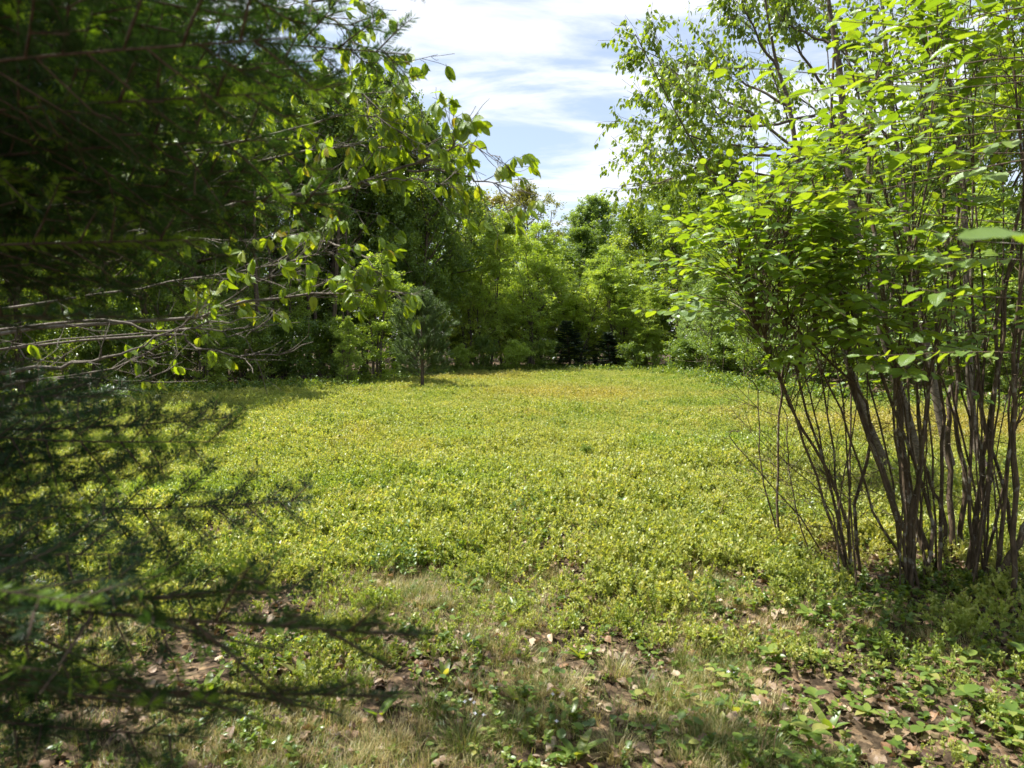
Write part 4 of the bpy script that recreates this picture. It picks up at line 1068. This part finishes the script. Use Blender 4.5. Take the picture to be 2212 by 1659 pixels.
# ------------------------------------------------------------------ beech reaching in from the left
BEECH = leaf_variants('beech_leaf', M['beech'], w_beech, 7, 12, (.15, .45), (.05, .35), .012, .03, 12)
T_beech = leaf_T(3, w_beech, .3, .2)
BX, BY = -3.9, 3.5
beech = thing('beech_tree', 'grey-barked beech reaching in from the left with drooping young yellow-green leaves', 'tree', (BX, BY, 0))
trk = curves(np.zeros((1, 3)), np.array([[.02, .0, 1.]]), [6.5], 14, .02, .02); trk[:, 0, 2] -= .1
mb = MB(); tubes(mb, trk, (.10 * np.linspace(1.1, .2, 14))[None], 10); obj('trunk', mb.mesh('trunk', M['beechbark'], True), beech)
bl = [
    ([(250, 520, 3.4), (500, 440, 3.3), (663, 424, 3.2), (743, 409, 3.2), (835, 370, 3.15), (943, 336, 3.1), (985, 305, 3.05), (1000, 285, 3.0)], .011, 1),
    ([(880, 368, 3.15), (960, 366, 3.1), (1024, 386, 3.05), (1075, 400, 3.0), (1108, 425, 3.0)], .005, 1),
    ([(900, 350, 3.1), (985, 318, 3.1), (1050, 325, 3.0), (1086, 348, 3.0)], .004, 1),
    ([(743, 409, 3.2), (850, 385, 3.1), (930, 390, 3.0), (985, 402, 3.0)], .005, 1),
    ([(300, 350, 3.4), (560, 300, 3.2), (760, 245, 3.1), (880, 290, 3.05)], .009, 1),
    ([(350, 420, 3.5), (600, 330, 3.4), (800, 315, 3.3), (930, 335, 3.2)], .009, 1),
    ([(380, 60, 3.4), (600, 20, 3.2), (715, 37, 3.1), (760, 90, 3.05), (850, 140, 3.0), (900, 215, 3.0)], .009, 1),
    ([(400, 200, 3.6), (600, 150, 3.4), (740, 180, 3.3), (850, 260, 3.2)], .009, 1),
    ([(660, 20, 3.0), (720, -20, 3.0), (770, 0, 3.0), (800, 10, 3.0)], .005, .8),
    ([(200, 640, 3.2), (450, 600, 3.1), (640, 560, 3.1), (720, 545, 3.05)], .007, .8),
    ([(227, 696, 3.2), (403, 692, 3.2), (513, 655, 3.1), (682, 637, 3.05), (780, 625, 3.0), (870, 632, 3.0)], .010, 1.1),
    ([(600, 520, 3.6), (720, 530, 3.4), (790, 560, 3.2), (830, 610, 3.1)], .006, .9),
    ([(205, 694, 3.0), (330, 716, 3.0), (440, 699, 3.0), (560, 685, 2.95)], .008, .25),
    ([(330, 721, 3.1), (403, 743, 3.1), (477, 762, 3.05), (550, 769, 3.0), (623, 760, 3.0), (678, 738, 2.95)], .006, 0),
    ([(0, 809, 2.7), (90, 795, 2.7), (183, 780, 2.75), (260, 768, 2.75), (330, 732, 2.8), (390, 705, 2.8)], .010, 0),
    ([(0, 831, 2.8), (110, 820, 2.8), (210, 820, 2.8), (312, 818, 2.8), (385, 784, 2.8)], .006, 0),
    ([(403, 714, 3.0), (495, 725, 3.0), (540, 722, 3.0), (587, 700, 3.0)], .004, 0),
    ([(0, 700, 2.6), (30, 740, 2.6), (80, 790, 2.6)], .006, .1),
    ([(230, 800, 3.4), (420, 690, 3.3), (560, 610, 3.2), (650, 590, 3.2)], .006, .5),
    ([(100, 560, 3.8), (300, 500, 3.6), (500, 520, 3.5), (640, 500, 3.4)], .008, .8),
    ([(100, 200, 4.2), (300, 150, 4.0), (500, 250, 3.8), (620, 330, 3.6)], .009, .8),
    ([(0, 60, 4.2), (250, 90, 4.0), (420, 150, 3.8)], .008, .8),
    ([(0, 330, 4.2), (200, 260, 4.0), (420, 330, 3.8)], .008, .8)]
wood = MB(); rest = MB()
LP, LX, LY, LZ, LS, LR = [], [], [], [], [], []
nl_tot = 0
for pts, r0, lf in bl:
    q = [P(*p) for p in pts]
    if pts[0][0] <= 420:
        z = q[0][2] - 0.35
        q = [np.array([BX + .02 * z, BY, max(z, .6)]), (np.array([BX, BY, max(z, .6)]) + q[0]) / 2 + np.array([0, 0, .06])] + q
    c = smooth(q, 18)[None]
    c[0, 1:-1] += RNG.normal(0, .007, (16, 3))
    bm = MB()
    tubes(bm, c - np.array([BX, BY, 0]), (r0 * np.linspace(1.2, .22, 18))[None], 6)
    Ln = np.linalg.norm(np.diff(c[0], axis=0), axis=1).sum()
    nside = int(Ln * (9 if lf > .3 else 2)) + 2
    t = U(.35, .98, nside); p, tn = sample(c, np.zeros(nside, int), t)
    sub = curves(p, side_dirs(tn, U(.35, .95, nside), flat=.3), U(.08, .34, nside) * (1.2 - .5 * t), 6, .09, .015)
    tubes(bm, sub - np.array([BX, BY, 0]), np.full((nside, 1), .0021) * np.linspace(1, .5, 6)[None], 4)
    ns2 = nside * (2 if lf > .3 else 1); i2 = RNG.integers(0, nside, ns2); p2, tn2 = sample(sub, i2, U(.3, 1, ns2))
    sub2 = curves(p2, side_dirs(tn2, U(.4, 1.0, ns2), flat=.2), U(.03, .14, ns2), 4, .15, .0)
    tubes(bm, sub2 - np.array([BX, BY, 0]), np.full((ns2, 1), .0012) * np.ones((1, 4)), 3)
    obj('branch', bm.mesh('branch', M['beechbark'], True), beech)
    if lf > 0:
        allp = [(sub, int(nside), 4), (sub2, ns2, 3)]
        for arr, m_, per in allp:
            sel = np.where(RNG.random(m_) < .58 * lf)[0]
            if len(sel) == 0: continue
            i = np.repeat(sel, per); tt = np.clip(1 - np.abs(RNG.normal(0, .07, len(i))), 0, 1); pp, tq = sample(arr, i, tt)
            d = tq * .65 + RNG.normal(0, .42, tq.shape) + np.array([0, 0, -1.0])
            X, Y, Z = frames(d, RNG.normal(0, .7, d.shape) + np.array([-.3, -.2, .7]))
            LP.append(pp); LX.append(X); LY.append(Y); LZ.append(Z); LS.append(U(.042, .072, len(i))); LR.append(np.clip(RNG.random(len(i)), 0, .99))
LP, LX, LY, LZ, LS, LR = map(np.concatenate, (LP, LX, LY, LZ, LS, LR))
leaf_objs(BEECH, beech, LP, LX, LY, LZ, LS, rest, T_beech, LR, 300)
if rest.n: obj('foliage', rest.mesh('foliage', M['beech']), beech, kind='stuff')

# ------------------------------------------------------------------ hazel clump on the right
HZ = leaf_variants('hazel_leaf', M['hazel'], w_hazel, 7, 16, (-.05, .45), (-.05, .5), .02, .035, 21)
T_hz = leaf_T(4, w_hazel, .15, .2, 0, .03)
def inside(poly, x, y):
    r = False; j = len(poly) - 1
    for i in range(len(poly)):
        xi, yi = poly[i]; xj, yj = poly[j]
        if (yi > y) != (yj > y) and x < (xj - xi) * (y - yi) / (yj - yi) + xi: r = not r
        j = i
    return r
def shrub(name, label, base, stems, sprays, grp=None, limit=300, bare=0, leafscale=1.0, bark='hazelbark'):
    """stems: list of (polyline world points, radius); sprays: list of world points where leafy sprays sit"""
    t = thing(name, label, 'shrub', (base[0], base[1], 0), grp)
    off = np.array([base[0], base[1], 0.])
    SP = []
    for pts, r in stems:
        c = smooth(pts, 16); c[1:-1] += RNG.normal(0, r * .35 + .003, (14, 3))
        SP.append(c)
        m = MB(); tubes(m, c[None] - off, (r * np.linspace(1.15, .35, 16))[None], 7 if r > .012 else 5)
        # short dead snags on the stem
        k = 4; q, tn = sample(c[None], np.zeros(k, int), U(.2, .9, k)); s = curves(q, side_dirs(tn, U(.5, 1.1, k)), U(.05, .35, k), 4, .2, .03)
        tubes(m, s - off, np.full((k, 1), .0022) * np.linspace(1, .4, 4)[None], 3)
        obj('stem', m.mesh('stem', M[bark], True), t)
    SP = np.array(SP)
    tw = MB()
    flat_ = SP[SP[:, -1, 2] > 1.7][:, 6:].reshape(-1, 3)
    conn, conr = [], []
    pos_, X_, Y_, Z_, S_, R_ = [], [], [], [], [], []
    for sp in sprays:
        ctr = np.array([base[0], base[1] + .1, sp[2] - .5])
        dv = flat_ - (sp - np.array([0, 0, .3])); cost = np.sqrt(dv[:, 0] ** 2 + dv[:, 1] ** 2 + 2.0 * dv[:, 2] ** 2) + RNG.random(len(flat_)) * .25
        a = flat_[cost.argmin()]
        outd = sp - a; outd[2] *= .3
        outd = nrm(outd + RNG.normal(0, .12, 3) * 1.2 + np.array([-.03, -.05, 0.02]))
        mid = a + (sp - a) * .55 + np.array([0, 0, .05])
        cc = smooth([a, mid, sp], 8); conn.append(cc); conr.append(np.linspace(.0036, .0018, 8))
        L_ = U(.28, .52)
        tl = curves(sp[None], outd[None], [L_], 6, .05, -.01)[0]
        conn.append(smooth(tl, 8)); conr.append(np.linspace(.0022, .001, 8))
        nlv = int(L_ / .042)
        side_ = nrm(np.cross(outd, np.array([0, 0, 1.])))
        for k in range(nlv):
            f = (k + .6) / nlv; q = tl[min(int(f * 5), 5)] * (1 - (f * 5 % 1)) + tl[min(int(f * 5) + 1, 5)] * (f * 5 % 1)
            sg = 1 if k % 2 else -1
            d = outd * U(.35, .8) + side_ * sg * U(.6, 1.0) + np.array([0, 0, U(-.35, .1)])
            if k == nlv - 1: d = outd
            d = d / np.linalg.norm(d)
            pos_.append(q + d * .012); Y_.append(d); Z_.append(np.array([RNG.normal(-.12, .34), RNG.normal(-.05, .34), 1.]))
            S_.append(U(.048, .090) * (.75 + .4 * math.sin(math.pi * min(f + .15, 1))) * leafscale)
            R_.append(RNG.random())
    if conn: tubes(tw, np.array(conn) - off, np.array(conr), 4)
    # bare dead twigs low in the shrub
    if bare:
        fl = SP[:, 2:9].reshape(-1, 3); q = fl[RNG.integers(0, len(fl), bare)]
        d = nrm(np.stack([RNG.normal(-.35, .6, bare), RNG.normal(-.1, .6, bare), U(.0, .9, bare)], -1))
        b1 = curves(q, d, U(.25, .8, bare), 7, .12, .02); tubes(tw, b1 - off, np.full((bare, 1), .0026) * np.linspace(1, .4, 7)[None], 4)
        i = np.repeat(np.arange(bare), 5); q, tn = sample(b1, i, U(.2, 1, len(i)))
        b2 = curves(q, side_dirs(tn, U(.4, .9, len(i))), U(.08, .3, len(i)), 5, .15, .02); tubes(tw, b2 - off, np.full((len(i), 1), .0015) * np.linspace(1, .5, 5)[None], 3)
    if tw.n: obj('twigs', tw.mesh('twigs', M['twig' if bark != 'hazelbark' else 'hazelbark'], True), t, kind='stuff')
    if pos_:
        pos_ = np.array(pos_); X_, Y_, Z_ = frames(np.array(Y_), np.array(Z_)); S_ = np.array(S_); R_ = np.array(R_)
        rs = MB(); leaf_objs(HZ, t, pos_, X_, Y_, Z_, S_, rs, T_hz, R_, limit)
        if rs.n: obj('foliage', rs.mesh('foliage', M['hazel']), t, kind='stuff')
    return t
def stem_px(pl, D0, D1, r, ztop=3.4):
    """traced bottom first; runs on upward past the last point"""
    n_ = len(pl); pts = [P(px, py, D0 + (D1 - D0) * k / (n_ - 1)) for k, (px, py) in enumerate(pl)]
    g = pts[0]; pts[0] = np.array([g[0], g[1], gz(g[0], g[1]) - .04])
    d = nrm(pts[-1] - pts[-2]); z = pts[-1][2]
    if z < ztop:
        d = nrm(d + np.array([RNG.normal(0, .1), RNG.normal(0, .1), .35]))
        k = (ztop - z) / max(d[2], .3); pts += [pts[-1] + d * k * .5 + RNG.normal(0, .05, 3), pts[-1] + d * k]
    return pts, r * (.85 if r > .012 else 1)
main_st = [
    stem_px([(1973, 1280), (1960, 1160), (1935, 1097), (1889, 983), (1847, 860), (1830, 750), (1821, 666)], 4.45, 4.6, .026),
    stem_px([(2010, 1230), (2003, 1181), (1960, 1097), (1952, 970), (1940, 843), (1918, 738), (1906, 645)], 4.7, 4.9, .034),
    stem_px([(1969, 1290), (1965, 1181), (1967, 1084), (1988, 1033), (1990, 970), (2011, 843), (1982, 717)], 4.4, 4.3, .019),
    stem_px([(2066, 1190), (2053, 1097), (2049, 970), (2053, 886), (2049, 759)], 5.0, 5.2, .024),
    stem_px([(2083, 1160), (2079, 1012), (2066, 886), (2066, 653)], 5.0, 5.1, .020),
    stem_px([(2053, 1240), (2037, 1118), (2020, 1063), (1996, 1008), (1985, 900)], 4.7, 4.8, .016),
    stem_px([(1990, 1260), (1940, 1130), (1900, 1000), (1870, 930), (1850, 860)], 4.4, 4.5, .010),
    stem_px([(2000, 1250), (2010, 1100), (1960, 950), (1900, 800), (1850, 700)], 4.5, 4.6, .012),
    stem_px([(1980, 1270), (1930, 1180), (1880, 1090), (1850, 980), (1800, 850), (1740, 740)], 4.5, 4.4, .009),
    stem_px([(2030, 1230), (2030, 1050), (2040, 900), (2020, 700), (2030, 500)], 4.6, 4.7, .014),
    stem_px([(1960, 1280), (1955, 1120), (1940, 1000), (1930, 800)], 4.4, 4.2, .009)]
left_st = [
    stem_px([(1842, 1270), (1813, 1181), (1779, 1076), (1728, 928), (1678, 801), (1640, 700)], 4.5, 4.3, .010, 2.1),
    stem_px([(1845, 1275), (1834, 1152), (1796, 1033), (1745, 945), (1695, 852), (1652, 750), (1623, 653)], 4.5, 4.3, .011, 2.1),
    stem_px([(1840, 1265), (1826, 1181), (1788, 1033), (1771, 949), (1750, 850)], 4.6, 4.6, .008, 2.1),
    stem_px([(1800, 1200), (1740, 1130), (1695, 1080), (1644, 1020), (1572, 940)], 4.8, 4.6, .005, 1.0),
    stem_px([(1695, 1173), (1661, 1084), (1640, 970), (1635, 843)], 5.0, 5.0, .006, 1.4),
    stem_px([(1682, 1140), (1682, 1020), (1686, 850), (1690, 801)], 5.1, 5.1, .009, 2.2),
    stem_px([(1860, 1260), (1850, 1100), (1880, 950), (1876, 886), (1826, 810), (1737, 729), (1657, 653)], 4.7, 4.4, .011, 2.1),
    stem_px([(1770, 1230), (1720, 1100), (1700, 980), (1700, 900)], 4.7, 4.8, .005, 1.2),
    stem_px([(1850, 1270), (1800, 1120), (1760, 1050), (1700, 1000), (1640, 930)], 4.5, 4.3, .005, 1.0)]
right_st = [
    stem_px([(2087, 1250), (2117, 1055), (2134, 928), (2172, 674), (2190, 500)], 4.6, 4.6, .020),
    stem_px([(2189, 1290), (2193, 1100), (2193, 928), (2189, 759)], 4.2, 4.2, .018),
    stem_px([(2142, 1290), (2168, 1223), (2215, 1139), (2290, 1000)], 4.3, 4.4, .026),
    stem_px([(2100, 1260), (2140, 1000), (2150, 700), (2190, 560)], 4.5, 4.6, .016),
    stem_px([(2150, 1290), (2180, 1000), (2200, 800), (2206, 600)], 4.4, 4.3, .014),
    stem_px([(2110, 1250), (2090, 1050), (2110, 800), (2100, 600)], 4.5, 4.5, .013),
    stem_px([(2160, 1270), (2230, 1080), (2260, 900)], 4.4, 4.4, .016),
    stem_px([(2120, 1270), (2160, 1090), (2185, 950), (2240, 800)], 4.6, 4.6, .010),
    stem_px([(2080, 1240), (2120, 1120), (2125, 1000), (2080, 850)], 4.7, 4.7, .010),
    stem_px([(2200, 1250), (2180, 1120), (2150, 1000), (2120, 850), (2130, 700)], 4.6, 4.6, .012)]
poly_l = [(1500, 650), (1490, 570), (1530, 490), (1600, 440), (1660, 390), (1740, 350), (1790, 420), (1830, 600), (1880, 760), (1780, 780), (1700, 755), (1620, 720), (1550, 690)]
poly_m = [(1750, 350), (1800, 270), (1860, 170), (1900, -60), (2060, -100), (2100, 300), (2100, 760), (1900, 840), (1820, 760), (1740, 560)]
poly_r = [(2030, -100), (2420, -100), (2420, 860), (2060, 800), (2050, 400)]
def fill(poly, n_, D0, D1):
    xs = [p[0] for p in poly]; ys = [p[1] for p in poly]; r = []
    while len(r) < n_:
        a, b = U(min(xs), max(xs)), U(min(ys), max(ys))
        if inside(poly, a, b): r.append(P(a, b, U(D0, D1)))
    return r
def extra_stems(cx0, cy0, n_):
    r = []
    for k in range(n_):
        bx, by = cx0 + U(-45, 45), cy0 + U(-45, 15); tx = bx + U(-150, 130)
        r.append(stem_px([(bx, by), (bx * .8 + tx * .2 + U(-12, 12), by - 170), (bx * .5 + tx * .5 + U(-18, 18), by - 380), (tx, by - 620)], 4.5 + U(-.2, .3), 4.5 + U(-.3, .4), U(.004, .010), U(2.0, 3.2)))
    return r
main_st += extra_stems(1985, 1255, 9); right_st += extra_stems(2140, 1265, 10); left_st += extra_stems(1840, 1265, 5)
def base_of(st): return np.mean([s[0][0] for s in st], axis=0)
shrub('hazel_shrub', 'thin leftmost hazel leaning over the meadow with many bare twigs below its leaves', base_of(left_st), left_st, fill(poly_l, 250, 3.9, 4.8), 'hazels on the right', bare=60)
shrub('hazel_shrub', 'hazel with the thickest brown stems, in the middle of the right-hand clump', base_of(main_st), main_st, fill(poly_m, 215, 3.7, 5.3), 'hazels on the right', bare=36)
shrub('hazel_shrub', 'hazel of tangled stems fanning out at the right edge of the photo', base_of(right_st), right_st, fill(poly_r, 190, 3.8, 5.2), 'hazels on the right', bare=20)
# nearest hazel at the right, mostly outside the frame
nb = (3.3, 2.3, 0)
def nst(tipz, dx, dy): return [np.array([nb[0], nb[1], -.03]), np.array([nb[0] + dx * .3, nb[1] + dy * .3, tipz * .5]), np.array([nb[0] + dx, nb[1] + dy, tipz])]
ns_ = [(nst(3.2, -.4, .3), .018), (nst(3.4, .3, .1), .02), (nst(2.9, -.7, .6), .015), (nst(3.0, .1, .7), .014)]
near = [P(2098, 521, 2.4), P(1990, 462, 2.5), P(1900, 410, 2.6), P(1850, 180, 2.6), P(1960, 178, 2.5), P(2070, 190, 2.4), P(2150, 120, 2.3), P(1990, 60, 2.6), P(2180, 40, 2.4), P(2130, 250, 2.6), P(2150, 380, 2.5), P(2080, 330, 2.7), P(1775, 160, 2.5), P(2100, 640, 2.6), P(2190, 560, 2.4), P(2000, 300, 2.8), P(2160, 760, 2.7), P(2200, 300, 2.4)]
shrub('hazel_shrub', 'nearest hazel, its largest pale leaves hanging in from the right edge', nb, ns_, near, 'hazels on the right', limit=200, leafscale=.95)
# one blurred leaf close to the lens, on its own twig of a small sapling at the right
sx, sy = 1.05, .95
sp_ = thing('hazel_sapling', 'blurred green leaf on a slim twig closest to the viewer at the right edge', 'sapling', (sx, sy, 0))
m = MB(); c = smooth([(0, 0, -.03), (.02, 0, .8), (0, .02, 1.5), tuple(P(2215, 505, .95) - np.array([sx, sy, 0]))], 14); tubes(m, c[None], (.004 * np.linspace(1.2, .3, 14))[None], 5)
obj('stem', m.mesh('stem', M['hazelbark'], True), sp_)
tp = P(2215, 505, .95) - np.array([sx, sy, 0])
put_leaf(sp_, HZ[3], tp, (-1, .1, -.05), (0, -.35, 1), .085); put_leaf(sp_, HZ[8], tp, (.7, .5, -.1), (0, -.2, 1), .085)

# ------------------------------------------------------------------ birch behind the hazel
BZ = (4.6, 7.7)
birch = thing('grey_birch', 'grey birch behind the hazel with fine hanging leaves against the sky', 'tree', (BZ[0], BZ[1], 0))
off = np.array([BZ[0], BZ[1], 0.])
def bst(pl, D): return [P(a, b, D) for a, b in pl]
trunks = [([np.array([4.2, 7.6, -.05])] + bst([(1870, 900), (1780, 600), (1738, 403), (1720, 323), (1705, 227), (1680, 147), (1665, 73), (1640, -80)], 7.5), .05),
          ([np.array([4.6, 7.8, -.05])] + bst([(1960, 900), (1850, 500), (1815, 165), (1804, 92), (1790, 0), (1770, -200)], 7.8), .065),
          ([np.array([5.0, 7.9, -.05])] + bst([(2030, 900), (1960, 500), (1925, 220), (1910, 60), (1890, -200)], 8.0), .06),
          ([np.array([5.4, 7.9, -.05])] + bst([(2100, 900), (2080, 400), (2040, 100), (2030, -200)], 8.2), .06)]
TR = []
for pts, r in trunks:
    c = smooth(pts, 18); TR.append(c); m = MB(); tubes(m, c[None] - off, (r * .72 * np.linspace(1.2, .28, 18))[None], 8)
    obj('trunk', m.mesh('trunk', M['birchbark'], True), birch)
limbs = [([(1768, 328), (1680, 322), (1584, 317), (1474, 297), (1400, 255), (1340, 215)], 7.5), ([(1740, 340), (1577, 323), (1511, 341), (1430, 362), (1400, 360), (1330, 350)], 7.3), ([(1720, 323), (1600, 240), (1500, 190), (1420, 150), (1375, 110)], 7.4),
         ([(1705, 230), (1620, 170), (1560, 110), (1490, 95)], 7.6), ([(1680, 150), (1620, 90), (1570, 20), (1540, -30)], 7.4), ([(1790, 200), (1700, 100), (1650, 0), (1620, -80)], 7.8), ([(1790, 380), (1640, 370), (1540, 330), (1420, 310), (1370, 290)], 7.9), ([(1760, 250), (1600, 280), (1500, 260), (1400, 200)], 7.1),
         ([(1750, 420), (1650, 400), (1560, 400), (1500, 385), (1420, 370)], 7.8), ([(1800, 100), (1700, 30), (1680, -60)], 7.3), ([(1900, 200), (1800, 80), (1760, -40)], 8), ([(1910, 300), (1820, 260), (1740, 180), (1700, 150)], 8.3), ([(1950, 350), (1880, 260), (1850, 150), (1830, 60)], 7.8),
         ([(2000, 300), (1960, 160), (1930, 20)], 7.7), ([(2060, 250), (2120, 120), (2160, 0)], 8.2), ([(2060, 350), (2000, 260), (1950, 150)], 8.4), ([(2080, 400), (2150, 300), (2212, 200)], 8.2), ([(1800, 450), (1740, 430), (1660, 440), (1600, 450)], 7.4), ([(2040, 100), (2000, 0), (1960, -60)], 8.2), ([(1850, 420), (1900, 350), (1960, 300)], 8.6)]
wood = MB(); lf = MB()
LB = np.array([smooth(bst([(a + 38 * k / (len(pl) - 1), b) for k, (a, b) in enumerate(pl)], D), 12) for pl, D in limbs]); LB[:, 1:] += RNG.normal(0, .012, LB[:, 1:].shape)
LB[:, :, 1] += np.linspace(0, 1, 12)[None] * RNG.normal(0, .5, (len(LB), 1))
tubes(wood, LB - off, np.full((len(LB), 1), .016) * np.linspace(1, .22, 12)[None], 5)
i = np.repeat(np.arange(len(LB)), 19); t = U(.12, 1, len(i)); p, tn = sample(LB, i, t)
s1 = curves(p, side_dirs(tn, U(.35, .8, len(i)), flat=.1) + np.array([0, 0, .12]), U(.25, .9, len(i)) * (1.3 - .7 * t), 6, .06, .03)
tubes(wood, s1 - off, np.full((len(i), 1), .004) * np.linspace(1, .35, 6)[None], 3)
i = np.repeat(np.arange(len(s1)), 6); t = U(.15, 1, len(i)); p, tn = sample(s1, i, t)
s2 = curves(p, side_dirs(tn, U(.4, .9, len(i))), U(.12, .32, len(i)), 4, .12, -.02)
tubes(wood, s2 - off, np.full((len(i), 1), .0018) * np.ones((1, 4)), 3)
i = np.repeat(np.arange(len(s2)), 8); p, tn = sample(s2, i, U(.1, 1, len(i)))
d = RNG.normal(0, .35, p.shape) + tn * .3 + np.array([0, 0, -1.]); p = p + nrm(d) * .02
X, Y, Z = frames(d, RNG.normal(0, 1, d.shape))
stamp(lf, T_birch, p - off, X, Y, Z, U(.045, .072, len(i)), RNG.random(len(i)))
obj('limbs', wood.mesh('limbs', M['birchbark'], True), birch, kind='stuff')
obj('crown', lf.mesh('crown', M['birch']), birch, kind='stuff')

print('objects', len(bpy.data.objects), 'tris', sum(len(m.polygons) for m in bpy.data.meshes))
